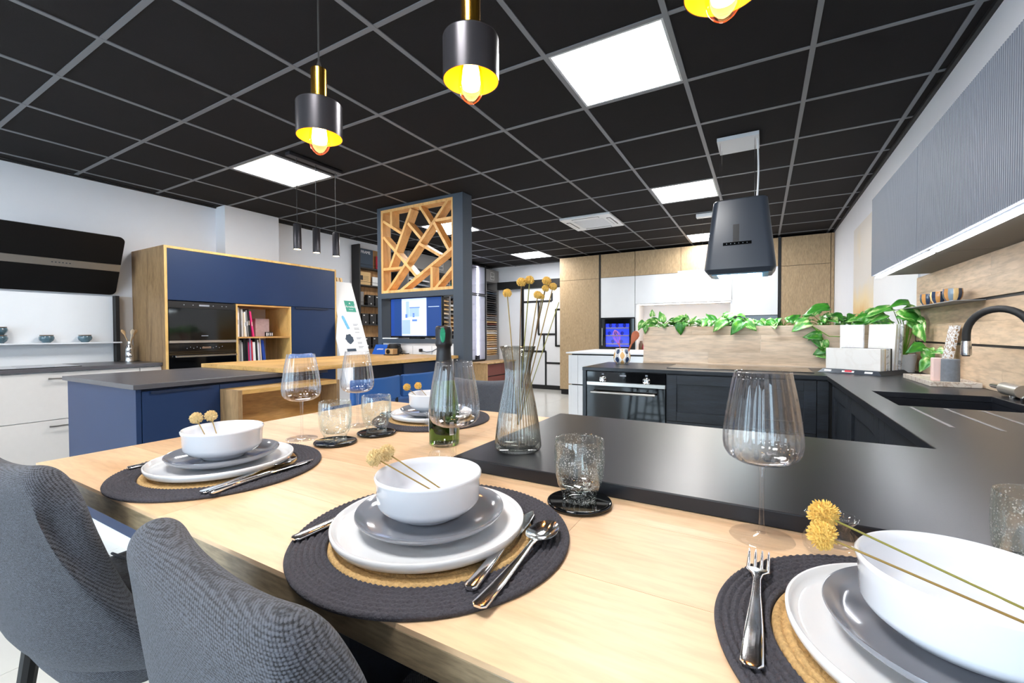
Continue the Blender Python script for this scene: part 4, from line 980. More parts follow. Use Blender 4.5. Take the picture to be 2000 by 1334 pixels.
# things on the desk
r = T('brochure_stand', 'blue tent shaped brochure stand on the oak desk', 'brochure', (-2.64, 1.38, .9305))
yb0 = 1.33
MB().poly([(-2.745, yb0, .9305), (-2.535, yb0, .9305), (-2.555, yb0+.05, 1.035), (-2.735, yb0+.05, 1.035)], (0, .004, 0)).build('front', 'brochure_blue', r, fix=True)
MB().poly([(-2.745, yb0+.105, .9305), (-2.535, yb0+.105, .9305), (-2.555, yb0+.055, 1.035), (-2.735, yb0+.055, 1.035)], (0, .004, 0)).build('back', 'tan_card', r, fix=True)
text('LAMINAM', .022, (-2.64, yb0+.022, .985), (math.radians(65), 0, 0), 'paper', r)
r = T('mini_projector', 'small beige box with a dark round lens on the desk', 'projector', (-2.35, 1.24, .9305))
B(-2.41, -2.30, 1.20, 1.27, .9385, .998).build('body', 'cork', r, bevel=.004); B(-2.42, -2.29, 1.19, 1.28, .9305, .938).build('base', 'black_matt', r)
ob = MB().lathe([(0,0),(.024,0),(.024,.008),(.018,.010),(0,.006)], (-2.35, 1.24, .9305), seg=24).build('lens', 'black_gloss', r, True)
ob.rotation_euler = (PI/2, 0, 0); ob.location = (-.012, -.0405, .038)
r = T('black_pod', 'black cylindrical device with tangled cables behind the brochure', 'device', (-2.50, 1.44, .9305))
MB().lathe([(0,0),(.062,0),(.066,.006),(.066,.105),(.060,.112),(0,.112)], (-2.50, 1.43, .9305), 32).build('body', 'black_matt', r, True)
MB().tube([(-2.44, 1.42, 1.03), (-2.40, 1.41, 1.02), (-2.375, 1.41, .98), (-2.39, 1.41, .945), (-2.33, 1.42, .938), (-2.30, 1.44, .940)], .005, 8).build('cable', 'rubber_black', r, True)
MB().tube([(-2.44, 1.41, .97), (-2.39, 1.40, 1.0), (-2.36, 1.40, .96), (-2.42, 1.39, .94), (-2.34, 1.39, .937)], .004, 8).build('cable', 'rubber_black', r, True)
r = T('power_plug', 'dark plug and cable on the white panel below the screen', 'plug', (-2.21, YD-.03, .95))
MB().box(-2.225, -2.195, YD-.045, YD-.0105, .955, .990).build('plug', 'rubber_black', r, bevel=.006)
MB().tube([(-2.20, YD-.03, .968), (-2.13, YD-.024, .955), (-2.06, YD-.02, .962), (-1.98, YD-.02, 1.0), (-1.90, YD-.02, 1.03), (-1.84, YD-.02, 1.045)], .004, 8).build('cable', 'print_dark', r, True)

# blue stools in front of the desk
def blue_stool():
    r = T('blue_stool', '', 'stool', group='blue stools at the desk')
    # back towards +x, facing -x
    MB().loft([[(.0+.016*math.sin(PI*i/15)*0+q[0], q[1], z) for q in [(.205-.05*(abs(y)/.21)**2, y) for y in [-.21+.42*i/15 for i in range(16)]]+[(.175-.05*(abs(y)/.21)**2, y) for y in [.21-.42*i/15 for i in range(16)]]] for i, z in ((0, .700), (0, .72), (0, .86))]).build('backrest', 'chair_blue', r, True, .008)
    MB().loft([rrect(-.19, .19, -.205, .205, z, .05) for z in (.60, .605, .645, .652)]).build('seat', 'chair_blue', r, True)
    for sy in (-1, 1):
        MB().tube([(.18, sy*.15, .64), (.175, sy*.15, .71)], .011, 8).build('bracket', 'black_metal', r)
        for sx in (-1, 1): MB().tube([(sx*.15, sy*.15, .60), (sx*.20, sy*.20, 0)], [.014, .010], 10).build('leg', 'black_metal', r, True)
    z = .22; q = .185
    MB().tube([(-q,-q,z),(q,-q,z)], .008, 8).tube([(-q,q,z),(q,q,z)], .008, 8).tube([(-q,-q,z),(-q,q,z)], .008, 8).tube([(q,-q,z),(q,q,z)], .008, 8).build('footrest', 'black_metal', r, True)
    return r
bs = blue_stool()
put(bs, (-1.404, .015, 0), 0, 'royal blue stool left of the bottle, nearer the island box')
dup(bs, (-1.404, .462, 0), 0, 'royal blue stool directly behind the bottle', 'blue stools at the desk')
# shell chair behind the desk
def shell_chair(name, label, mat, legmat, W_=.44, ztop=.962, zseat=.63, cat='chair', back_drop=.0, nu=28, nv=18, wing=.115):
    """upholstered bucket on four legs, facing +y, local origin on the floor under the seat centre"""
    r = T(name, label, cat)
    hb = ztop-zseat; TH = .027
    def mid(u, t):
        au = abs(u)
        x = (W_/2-.022-.030*(1-t)**1.4)*math.sin(u*1.3)/math.sin(1.3)
        z = ztop-(.075*max(0, (au-.52)/.48)**2.2+.014*max(0, 1-(au/.70)**2))*(1-t)-(hb+.05)*t
        y = -.163+wing*au**2.2*(.14+1.0*t**1.2)+.050*t**2+.05*max(0, (t-.8)/.2)**2
        return Vector((x, y, z))
    us = [math.sin(PI/2*(-1+2*i/nu)) for i in range(nu+1)]
    us = [.55*a_+.45*(-1+2*i/nu) for i, a_ in enumerate(us)]
    ts = [(j/nv)**1.6 for j in range(nv+1)]
    rnd_ = lambda d: math.sqrt(max(0, 1-max(0, 1-d/.030)**2))
    outer, inner = [], []
    for t in ts:
        ro, ri = [], []
        for u in us:
            p = mid(u, t); e = 1e-3
            du = mid(min(u+e, 1), t)-mid(max(u-e, -1), t); dt = mid(u, min(t+e, 1))-mid(u, max(t-e, 0)); n = du.cross(dt).normalized()
            if n.y > 0: n = -n
            hh = TH*rnd_((1-abs(u))*W_/2*.9)*rnd_(t*hb)
            ro.append(tuple(p+n*hh)); ri.append(tuple(p-n*hh))
        outer.append(ro); inner.append(ri)
    N = nu+1; off = (nv+1)*N; vs = [p for row in outer for p in row]+[p for row in inner for p in row]; fs = []
    for j in range(nv):
        for i in range(nu):
            fs.append((j*N+i, j*N+i+1, (j+1)*N+i+1, (j+1)*N+i)); fs.append((off+j*N+i, off+(j+1)*N+i, off+(j+1)*N+i+1, off+j*N+i+1))
    for i in range(nu): fs.append((nv*N+i, nv*N+i+1, off+nv*N+i+1, off+nv*N+i))
    ob = MB().add(vs, fs).build('backrest', mat, r, True, angle=180)
    bm = bmesh.new(); bm.from_mesh(ob.data); bmesh.ops.remove_doubles(bm, verts=bm.verts, dist=1e-5); bmesh.ops.recalc_face_normals(bm, faces=bm.faces); bm.to_mesh(ob.data); bm.free()
    sub = ob.modifiers.new('smooth', 'SUBSURF'); sub.levels = 1; sub.render_levels = 1
    secs = []
    for z, g in ((zseat-.065, .93), (zseat-.04, .985), (zseat-.008, 1.0), (zseat+.012, .97), (zseat+.018, .85)):
        pts = []
        for k in range(40):
            a = 2*PI*k/40; ca, sa = math.cos(a), math.sin(a)
            q = (abs(ca)**3.2+abs(sa)**3.2)**(-1/3.2)
            pts.append((W_/2*.90*g*q*ca, .075+.20*g*q*sa, z-.01*max(0, -sa)))
        secs.append(pts)
    st = MB().loft(secs).build('seat', mat, r, True, fix=True, angle=50)
    MB().tube([(-W_/2*.86, .06, zseat+.019), (0, .065, zseat+.021), (W_/2*.86, .06, zseat+.019)], .003, 6).build('seam', mat, st)
    for sx in (-1, 1):
        for sy in (-1, 1): MB().tube([(sx*.13, .04+sy*.13, zseat-.06), (sx*.19, .04+sy*.19, 0)], [.015, .010], 10).build('leg', legmat, r, True)
    if zseat > .55:
        z = .24; a, b = -.172, .172
        MB().tube([(a,.04+a,z),(b,.04+a,z)], .008, 8).tube([(a,.04+b,z),(b,.04+b,z)], .008, 8).tube([(a,.04+a,z),(a,.04+b,z)], .008, 8).tube([(b,.04+a,z),(b,.04+b,z)], .008, 8).build('footrest', legmat, r, True)
    return r
c = shell_chair('shell_chair', 'light blue velvet shell chair behind the oak desk', 'chair_velvet', 'black_metal', .42, .955, .52, nu=18, nv=10)
put(c, (-3.16, .875, 0), -PI/2)

# ================================================================== EASEL BOARD
r = T('display_board', 'leaning white poster board with green logo beside the navy unit', 'poster board', (-3.55, 1.80, 0))
def EB(y, z, off=0):      # board face: leans back towards the wall
    t = (z-.896)/.947; return Vector((-3.52-.342*t+off*.94, y, z+off*.34))
def eb_rect(y0, y1, z0, z1, nm, mt, off, th=.0012):
    n = EB(0, 1, 1)-EB(0, 1, 0)
    return MB().poly([EB(y0, z0, off), EB(y1, z0, off), EB(y1, z1, off), EB(y0, z1, off)], n*th).build(nm, mt, r, fix=True)
n = EB(0, 1, 1)-EB(0, 1, 0)
MB().poly([EB(1.52, .42, -.012), EB(2.0, .42, -.012), EB(2.0, 1.843, -.012), EB(1.645, 1.843, -.012), EB(1.645, 1.38, -.012), EB(1.54, 1.1, -.012)], n*.012).build('board', 'paper', r, fix=True)
eb_rect(1.80, 1.957, 1.443, 1.590, 'logo_field', 'print_green', .0006)
tilt = math.atan2(.342, .947)
text('Arredo3', .044, tuple(EB(1.879, 1.512, .0026)), (PI/2-tilt, 0, PI/2), 'paper', r)
eb_rect(1.845, 1.913, 1.472, 1.476, 'printed_line', 'paper', .002)
MB().poly([EB(1.879+.014*math.cos(q), 1.556+.014*math.sin(q), .002) for q in (PI/2, PI*7/6, -PI/6)], (.001, 0, 0)).build('logo_emblem', 'paper', r, fix=True)
pts = [(1.711+.05*k/8, 1.385-.17*k/8) for k in range(9)]
seq = [EB(y-.020*(.5 if k == 0 else 1), z-.004, .0008) for k, (y, z) in enumerate(pts)]+[EB(y+.022*(.5 if k == 0 else 1), z+.006, .0008) for k, (y, z) in reversed(list(enumerate(pts)))]
MB().poly(seq, (.001, 0, 0)).build('printed_bottle', 'print_bottle', r, fix=True)
pts = [EB(1.735+(.058+.008*math.sin(k*2.3))*math.cos(2*PI*k/18), 1.089+(.062+.007*math.cos(k*1.9))*math.sin(2*PI*k/18), .0008) for k in range(18)]
MB().poly(pts, (.001, 0, 0)).build('printed_flakes', 'print_dark', r, fix=True)
eb_rect(1.655, 1.795, .93, .965, 'printed_block', 'print_dark', .0008)
for z, w in [(1.275, .07), (1.262, .05), (1.225, .07), (1.21, .07), (1.17, .06), (1.10, .07), (1.085, .05), (1.04, .06), (1.025, .055), (.985, .07), (.97, .05)]:
    eb_rect(1.85, 1.86+w, z, z+.006, 'printed_line', 'print_grey', .0008)
for y in (1.74, 1.92): MB().beam((-3.50, y, 0), (-3.90, 1.83+(y-1.83)*.3, 1.90), .03, .02, (1, 0, 0)).build('leg', 'oak_edgeband', r)
MB().beam((-4.15, 1.83, 0), (-3.90, 1.83, 1.84), .03, .02, (1, 0, 0)).build('leg', 'oak_edgeband', r)

# ================================================================== NEAR U-SHAPED KITCHEN
YO = 1.02        # front of the oven run
XS = 1.315       # front of the sink run
YP0, YP1 = -1.352, -.797   # peninsula slab
XR = X1-.002
# dining table
r = T('dining_table', 'light oak dining table joined to the black peninsula', 'table', (.7, -1.26, 0))
tx0, tx1, ty0, ty1 = -.392, XR-.02, -1.768, -.762
B(tx0, tx1, ty0, ty1, TZ-.038, TZ-.006).build('core', 'oak_edge', r, bevel=.001)
rows = 6; h_ = (ty1-ty0)/rows
for k in range(rows):
    a, b = ty0+h_*k+.0003, ty0+h_*(k+1)-.0003
    cuts = [tx0] + [[.18, 1.22], [-.12, .75], [.42, 1.45], [.02, .98], [.30, 1.3], [-.08, .72]][k] + [tx1]
    for x_, y_ in zip(cuts[:-1], cuts[1:]): B(x_+.0003, y_-.0003, a, b, TZ-.006, TZ).build('plank', 'oak_table', r)

B(.50, .53, -1.70, -.82, 0, TZ-.038).build('leg_panel', 'black_ash', r)
# worktop with the sink cut out
sx0, sx1, sy0, sy1 = 1.40, 1.768, -.10, .332
wt = T('worktop', 'black U-shaped stone worktop with sink cut-out', 'worktop', (1.4, 0, TZ))
xs = [-.18, .43, XS, sx0, sx1, XR-.018]; ys = [YP0, YP1, sy0, sy1, YO, 1.664]
skip = {(0,0)} | {(i, j) for i in (0, 1) for j in (1, 2, 3)} | {(3, 2)}
MB().slab(xs, ys, skip, TZ+.0005, WZ).build('slab', 'black_top', wt, bevel=.0018)
for (xa, ya, xb, yb) in ((1.423, -.123, 1.427, -.49), (1.512, -.118, 1.523, -.487), (1.601, -.118, 1.612, -.487), (1.69, -.118, 1.70, -.487)):
    MB().beam((xa, ya, WZ+.0002), (xb, yb, WZ+.0002), .010, .0006, (0, 0, 1)).build('drain_groove', 'sample_grey', wt)
r = T('sink', 'black undermount sink in the right worktop run', 'sink', (1.58, .11, .70))
a0, a1, b0, b1 = sx0-.006, sx1+.006, sy0-.006, sy1+.006
m = MB().box(a0, sx0, b0, b1, .70, TZ).box(sx1, a1, b0, b1, .70, TZ).box(sx0, sx1, b0, sy0, .70, TZ).box(sx0, sx1, sy1, b1, .70, TZ).box(sx0, sx1, sy0, sy1, .70, .708)
m.build('basin', 'black_top', r)
MB().lathe([(0,.708),(.045,.708),(.045,.711),(.03,.7125),(0,.7125)], (1.58, .11, 0), 32).build('drain', 'steel', r, True)
# shaker fronts
def shaker_y(x0, x1, z0, z1, y, parent, nm='door', fw_=.062):
    d = frame_y(x0, x1, z0, z1, fw_, y, y+.022).build(nm, 'black_ash', parent, bevel=.0015)
    B(x0+fw_, x1-fw_, y+.012, y+.020, z0+fw_, z1-fw_).build('inset_panel', 'black_ash', d)
    return d
def shaker_x(y0, y1, z0, z1, x, parent, nm='door', fw_=.075):
    d = MB().box(x, x+.022, y0, y0+fw_, z0, z1).box(x, x+.022, y1-fw_, y1, z0, z1).box(x, x+.022, y0+fw_, y1-fw_, z0, z0+fw_).box(x, x+.022, y0+fw_, y1-fw_, z1-fw_, z1).build(nm, 'black_ash', parent, bevel=.0015)
    B(x+.012, x+.020, y0+fw_, y1-fw_, z0+fw_, z1-fw_).build('inset_panel', 'black_ash', d)
    return d
r = T('oven_housing', 'black oven housing at the end of the hob run', 'cabinet', (.12, 1.33, 0))
B(-.178, -.152, YO+.002, 1.66, 0, TZ).build('side_panel', 'black_top', r); B(.418, .424, YO+.03, 1.64, 0, TZ).build('side_panel', 'black_ash', r)
B(-.152, .418, YO+.03, 1.64, .0, .28).build('drawer', 'black_ash', r)
r = T('oven', 'black glass oven with steel band and two knobs below the planter', 'oven', (.13, 1.3, .285))
B(-.15, .416, YO+.04, 1.60, .285, .870).build('body', 'black_matt', r)
B(-.149, .416, YO+.016, YO+.04, .795, .868).build('control_panel', 'black_gloss', r)
B(-.149, .416, YO+.012, YO+.04, .290, .766).build('door', 'black_gloss', r, bevel=.002)
B(-.146, .414, YO+.008, YO+.04, .768, .793).build('steel_band', 'brushed_steel', r)
h = MB().tube([(-.105, YO-.028, .722), (.355, YO-.028, .722)], .0085, 16)
for x in (-.085, .335): h.tube([(x, YO-.028, .722), (x, YO+.013, .722)], .006, 10)
h.build('handle', 'brushed_steel', r, True)
for x in (-.026, .288):
    k_ = MB().lathe([(0,0),(.026,0),(.026,.006),(.022,.008),(.021,.024),(.019,.026),(.015,.024),(0,.024)], (.13, 1.3, .285), 32).build('knob', 'chrome', r, True)
    k_.rotation_euler = (PI/2, 0, 0); k_.location = (x-.13, YO+.016-1.3, .815-.285)
    B(x-.008, x+.008, YO+.0145, YO+.0158, .847, .858).build('dial_mark', 'print_grey', r)
B(.10, .145, YO+.0145, YO+.0158, .840, .852).build('display', 'print_grey', r)
r = T('drawer_unit', 'black framed drawer unit under the hob', 'cabinet', (.85, 1.33, 0))
B(.426, 1.268, YO+.03, 1.64, .1, TZ).build('carcass', 'black_matt', r); B(.426, 1.268, YO+.07, 1.64, 0, .1).build('plinth', 'black_matt', r)
shaker_y(.427, 1.267, .555, .868, YO+.006, r, 'drawer'); shaker_y(.427, 1.267, .11, .552, YO+.006, r, 'drawer')
r = T('corner_unit', 'black corner filler where the two runs meet', 'cabinet', (1.55, 1.33, 0))
B(1.27, XS+.01, YO+.008, YO+.03, .1, .868).build('filler', 'black_ash', r); B(1.27, XR-.02, YO+.032, 1.64, 0, TZ).build('carcass', 'black_matt', r)
for k, (a, b, lb) in enumerate([(.435, .955, 'black framed sink run cabinet nearest the hob corner'), (-.168, .432, 'black framed cabinet under the sink'), (-.758, -.171, 'black framed sink run cabinet next to the peninsula')]):
    r = T('sink_cabinet', lb, 'cabinet', (1.6, (a+b)/2, 0))
    m = MB().box(XS+.042, XR-.02, a, a+.016, .1, TZ).box(XS+.042, XR-.02, b-.016, b, .1, TZ).box(XS+.042, XR-.02, a+.016, b-.016, .1, .116)
    m.build('carcass', 'black_matt', r); B(XS+.08, XR-.02, a, b, 0, .1).build('plinth', 'black_matt', r)
    shaker_x(a+.0015, b-.0015, .11, .868, XS+.018, r)

r = T('peninsula_cabinet', 'black base cabinet under the peninsula worktop', 'cabinet', (1.2, -1.1, 0))
B(.60, XR-.02, -1.32, -.83, 0, TZ-.039).build('carcass', 'black_ash', r)
# hob
r = T('induction_hob', 'flat black hob set in front of the planter', 'hob', (.83, 1.38, WZ))
B(.40, 1.265, 1.19, 1.60, WZ+.0003, WZ+.005).build('glass', 'black_gloss', r, bevel=.001)
MB().box(.396, 1.269, 1.186, 1.1895, WZ+.0003, WZ+.0045).build('edge_trim', 'black_metal', r)
# planter
r = T('planter', 'long oak clad planter box behind the hob', 'planter', (1.0, 1.8, 0))
px0, px1, py0, py1, pz = .120, XR-.02, 1.668, 1.95, 1.203
hs = [(.902, 1.0), (1.0, 1.135), (1.135, pz)]
cutsx = [[.62, 1.35], [.98], [.5, 1.22]]
for (z0, z1), cs in zip(hs, cutsx):
    cs = [px0]+cs+[px1]
    for a, b in zip(cs[:-1], cs[1:]): B(a+.0003, b-.0003, py0, py0+.02, z0+.0003, z1-.0003).build('plank', 'oak_planter', r)
B(px0, px1, py0+.001, py0+.02, 0, .902).build('front_panel', 'oak_planter', r)
B(px0, px1, py1-.02, py1, 0, pz).build('back_panel', 'white_matt', r)
B(px0, px0+.02, py0+.0202, py1-.0202, 0, pz).build('end_panel', 'oak_planter', r); B(px1-.02, px1, py0+.0202, py1-.0202, 0, pz).build('end_panel', 'oak_planter', r)
B(px0+.02, px1-.02, py0+.0202, py1-.0202, 1.10, 1.165).build('soil', 'soil', r)
B(px0, 1.45, py0-.012, py0, WZ+.0005, WZ+.012).build('skirting', 'oak_planter', r)

# pothos plants
def leaf_mesh(name, mat, L=.1, Wd=.085):
    n = 9; vs = []; fs = []
    for k in range(n+1):
        t = k/n
        w = Wd/2*(math.sin(PI*min(1, t*1.0)**.62)**.8)*(1-.25*t) if 0 < t < 1 else 0.0
        for s in (-1, -.5, 0, .5, 1):
            vs.append((s*w, L*t-(.012 if abs(s) == 1 and k in (1, 2) else 0), -.10*L*t*t*3.2*.8+abs(s)*w*.35+.004*math.sin(t*9+s*3)))
    for k in range(n):
        for q in range(4): fs.append((k*5+q, k*5+q+1, (k+1)*5+q+1, (k+1)*5+q))
    me = bpy.data.meshes.new(name); me.from_pydata(vs, [], fs); me.materials.append(MATS[mat])
    for p in me.polygons: p.use_smooth = True
    return me
LEAVES = [leaf_mesh('leaf', 'leaf_plain'), leaf_mesh('leaf', 'leaf_variegated'), leaf_mesh('leaf', 'leaf_variegated', .105, .075), leaf_mesh('leaf', 'leaf_plain', .11, .08)]
def leaf(parent, p, tip, nrm, size):
    """blade growing from p towards tip, upper side facing nrm"""
    y = Vector(tip).normalized(); z = Vector(nrm); z = (z-y*z.dot(y)).normalized(); x = y.cross(z)
    o = bpy.data.objects.new('leaf', random.choice(LEAVES)); COL.objects.link(o); o.parent = parent
    g = ORG[parent.name]
    m4 = Matrix((x, y, z)).transposed().to_4x4(); m4 = Matrix.Translation(Vector(p)-Vector(g)) @ m4 @ Matrix.Diagonal((size, size, size, 1)); o.matrix_local = m4
    th = o.modifiers.new('thickness', 'SOLIDIFY'); th.thickness = .0008/size
    return o
def pothos(label, x, y, n, spread, hmin, hmax, zs=1.165, smin=.8, smax=1.25):
    r = T('pothos', label, 'plant', (x, y, zs), 'pothos plants in the planter')
    st = MB()
    for k in range(n):
        a = random.uniform(0, 2*PI); f = random.uniform(.25, 1)
        ex, ey = x+spread*f*math.cos(a), y+min(.10, spread)*f*math.sin(a)
        ez = zs+random.uniform(hmin, hmax)*(1.05-.45*f)
        if ey < 1.668 and ez < 1.23: ez = 1.23
        st.tube([(x+random.uniform(-.02, .02), y+random.uniform(-.02, .02), zs-.005), ((x*1.4+ex*.6)/2, (y*1.4+ey*.6)/2, (zs+ez)/2+.02), (ex, ey, ez)], [.003, .0026, .0018], 6)
        tip = Vector((math.cos(a)*random.uniform(.3, 1), min(-.1, math.sin(a)*.7-.5), random.uniform(-.55, .15)))
        if random.random() < .3: tip = Vector((math.cos(a), .1, random.uniform(.1, .6)))
        nr = Vector((random.uniform(-.5, .5), random.uniform(-1.0, -.2), random.uniform(.4, 1.0)))
        leaf(r, (ex, ey, ez), tip, nr, random.uniform(smin, smax))
    st.build('stems', 'stem_green', r, True)
    return r
pl_ = [('small leafed pothos at the left end of the planter', .26, 12, .15, .05, .13), ('pothos with a leaf hanging down the planter front', .46, 12, .13, .05, .11), ('thick pothos left of the hood in the planter', .68, 14, .14, .05, .14), ('broad leafed pothos under the hanging hood', .90, 15, .15, .05, .14), ('pothos right under the hood edge in the planter', 1.13, 10, .12, .05, .11), ('pothos with one large raised leaf in the planter', 1.36, 12, .13, .06, .17), ('loose pothos near the sample slabs in the planter', 1.58, 9, .12, .06, .14)]
PLANTS = []
for lb, x, n, sp, h0, h1 in pl_: PLANTS.append(pothos(lb, x, 1.80, n+8, sp, h0, h1, smin=.5, smax=1.02))
leaf(PLANTS[0], (.13, 1.66, 1.25), (-.7, -.2, -.8), (-.3, -1, .4), .9); leaf(PLANTS[0], (.15, 1.655, 1.22), (-.25, -.2, -1), (-.2, -1, .2), .7); leaf(PLANTS[0], (.19, 1.70, 1.29), (-.1, -.2, 1), (0, -1, .2), .6)
leaf(PLANTS[1], (.415, 1.655, 1.235), (.02, -.15, -1), (0, -1, .15), 1.0)
leaf(PLANTS[2], (.74, 1.65, 1.25), (-.6, -.35, -.6), (.1, -1, .5), 1.15); leaf(PLANTS[3], (.86, 1.65, 1.24), (-.5, -.35, -.6), (.1, -1, .5), 1.2); leaf(PLANTS[3], (.88, 1.65, 1.235), (.6, -.3, -.5), (-.1, -1, .5), 1.0)
leaf(PLANTS[5], (1.40, 1.70, 1.325), (-1, -.1, -.12), (0, -.6, .9), 1.5); leaf(PLANTS[5], (1.28, 1.65, 1.225), (-.8, -.2, -.35), (.1, -.8, .8), 1.25)
# trailing vine
vr = T('trailing_vine', 'pothos vine trailing down the planter front towards the slabs', 'plant', (1.30, 1.66, 1.0), 'pothos plants in the planter')
vine = [(1.26, 1.70, 1.19), (1.27, 1.650, 1.215), (1.315, 1.640, 1.175), (1.355, 1.640, 1.11), (1.375, 1.645, 1.04), (1.382, 1.645, .985), (1.392, 1.645, .945)]
MB().tube(vine, [.004, .005, .005, .0045, .004, .0035, .002], 8).build('stem', 'stem_green', vr, True)
vine2 = [(1.27, 1.650, 1.212), (1.33, 1.640, 1.17), (1.39, 1.638, 1.125), (1.45, 1.638, 1.122), (1.49, 1.640, 1.150), (1.515, 1.645, 1.19), (1.52, 1.66, 1.225)]
MB().tube(vine2, .003, 8).build('stem', 'stem_green', vr, True)
for p, tp, nr, s in [((1.335, 1.635, 1.140), (-.9, -.2, -.5), (.1, -1, .4), .75), ((1.35, 1.63, 1.125), (-.95, -.15, .05), (0, -1, .5), 1.0), ((1.36, 1.63, 1.10), (.1, -.15, -.7), (0, -1, .3), .8), ((1.372, 1.632, 1.05), (-.7, -.2, .5), (.1, -1, .3), .9), ((1.378, 1.635, 1.035), (-.9, -.15, -.35), (0, -1, .5), .8), ((1.385, 1.632, .985), (-.9, -.15, .15), (0, -1, .6), .7), ((1.50, 1.632, 1.135), (.2, -.15, -.9), (.1, -1, .2), .8), ((1.48, 1.632, 1.14), (.8, -.15, -.2), (.1, -1, .2), .6)]:
    leaf(vr, p, tp, nr, s)
# plant behind the slabs
pr = T('pothos', 'large leafed pothos behind the stone samples against the wall', 'plant', (1.75, 1.56, WZ), 'pothos plants in the planter')
MB().lathe([(0,0),(.05,0),(.062,.11),(.058,.11),(.048,.01),(0,.01)], (1.775, 1.575, WZ+.0005), 28).build('pot', 'white_matt', pr, True)
MB().lathe([(0,.095),(.056,.095),(.056,.1),(0,.1)], (1.775, 1.575, WZ+.0005), 28).build('soil', 'soil', pr)
stm = MB()
for k, (p, tp, nr, s) in enumerate([((1.70, 1.50, 1.30), (-.9, -.2, -.15), (0, -.5, .9), 1.35), ((1.74, 1.48, 1.295), (.5, -.4, -.5), (-.2, -.8, .7), 1.35), ((1.66, 1.50, 1.27), (-.9, -.3, -.4), (0, -.7, .8), 1.3), ((1.72, 1.46, 1.26), (.8, -.4, -.3), (-.1, -.7, .8), 1.25), ((1.60, 1.52, 1.25), (-.8, -.3, -.35), (.1, -.7, .8), 1.2), ((1.78, 1.50, 1.33), (-1, -.1, .0), (0, -.6, .9), 1.0), ((1.80, 1.52, 1.30), (-.5, -.3, -.7), (0, -.9, .4), .9), ((1.79, 1.45, 1.23), (.2, -.5, -.6), (-.3, -.8, .4), 1.1),
        ((1.80, 1.36, 1.20), (-.1, -.4, -.9), (-.9, -.5, .2), 1.1), ((1.64, 1.5, 1.22), (.2, -.6, -.4), (0, -.5, .9), 1.1), ((1.56, 1.52, 1.23), (-.9, -.2, .1), (0, -.6, .9), .9),
        ((1.805, 1.30, 1.07), (-.8, -.5, -.2), (-.2, -.9, .5), .95), ((1.81, 1.26, 1.06), (.0, -.3, -1), (-.7, -.8, .2), 1.0), ((1.81, 1.22, 1.00), (-.6, -.5, -.6), (-.3, -.8, .5), .9), ((1.815, 1.17, 1.045), (.1, -1, .1), (-.7, -.2, .8), .8)]):
    stm.tube([(1.775, 1.575, WZ+.10), ((1.775+p[0])/2, (1.575+p[1])/2, (1.02+p[2])/2+.05), p], [.003, .0028, .002], 6); leaf(pr, p, tp, nr, s)
stm.build('stems', 'stem_green', pr, True)

# utensil pot on the oven end
r = T('utensil_pot', 'patterned white, orange and navy pot beside the planter', 'pot', (-.02, 1.52, WZ+.0005))
MB().lathe([(0,0),(.048,0),(.050,.006),(.060,.012),(.068,.030),(.070,.045),(.066,.075),(.056,.110),(.052,.118),(.049,.118),(.053,.108),(.062,.075),(.064,.045),(.055,.02),(0,.014)], (-.02, 1.52, WZ+.0005), 56).build('body', 'pot_pattern', r, True)
MB().ring([(.0505,.1175),(.0535,.1195),(.0525,.1235),(.0500,.1235),(.0485,.1195)], (-.02, 1.52, WZ+.0005), 56).build('rim', 'bowl_white', r, True)
r = T('whisk', 'pink wire whisk standing in the patterned pot', 'whisk', (-.03, 1.52, WZ+.02))
ax = Vector((-.30, 0, 1)).normalized(); p0 = Vector((-.005, 1.52, WZ+.025)); p1 = p0+ax*.11
MB().tube([p0, p1], .005, 8).build('handle', 'whisk_pink', r, True)
sx_ = Vector((1, 0, .30)).normalized(); sy_ = Vector((0, 1, 0))
for k in range(5):
    d = sx_*math.cos(PI*k/5)+sy_*math.sin(PI*k/5); pts = []
    for q in range(21):
        t = q/20*2-1
        pts.append(p1+ax*(.155*(1-abs(t))**.62)+d*(.036*math.sin(PI*t)*(1-.3*abs(t)) if abs(t) < 1 else 0))
    MB().tube(pts, .0016, 6).build('wire_loop', 'whisk_pink', r, True)
a = Vector((0.0, 1.515, WZ+.02)); ax = Vector((.42, 0, 1)).normalized(); b = a+ax*.165; side = Vector((1, 0, -.42)).normalized()
s = MB().tube([a, b], .007, 10)
s.loft([[b+ax*t+side*w*math.cos(q)+Vector((0, 1, 0))*(.009*math.sin(q)+dp) for q in [2*PI*i/16 for i in range(16)]] for t, w, dp in ((-.01, .007, 0), (.02, .018, .003), (.05, .030, .006), (.075, .032, .006), (.095, .022, .003), (.103, .006, 0))])
tag(s.build('wooden_spoon', 'spoon_wood', None, True, fix=True), 'reddish wooden spoon leaning right in the patterned pot', 'spoon')

# stone sample stand
SR = math.radians(-34.5)
def R2(x, y, z=0): c, s = math.cos(SR), math.sin(SR); return (1.298+x*c-y*s, 1.327+x*s+y*c, z)
def rbox(m, x0, x1, y0, y1, z0, z1, lean=0, inset=0):
    vs = [R2(x, y, z) for z in (z0, z1) for x, y in ((x0, y0), (x1, y0), (x1, y1), (x0, y1))]
    if lean or inset: vs[4:] = [R2(x, y, z1) for x, y in ((x0+inset+lean, y0+inset), (x1-inset+lean, y0+inset), (x1-inset+lean, y1-inset), (x0+inset+lean, y1-inset))]
    return m.add(vs, [(3,2,1,0),(4,5,6,7),(0,1,5,4),(1,2,6,5),(2,3,7,6),(3,0,4,7)])
r = T('sample_stand', 'dark grey tray holding stone worktop samples', 'stand', R2(.17, .16, WZ+.0005))
rbox(MB(), 0, .342, 0, .33, WZ+.0005, WZ+.024, 0, .022).build('tray', 'hood_graphite', r, bevel=.001)
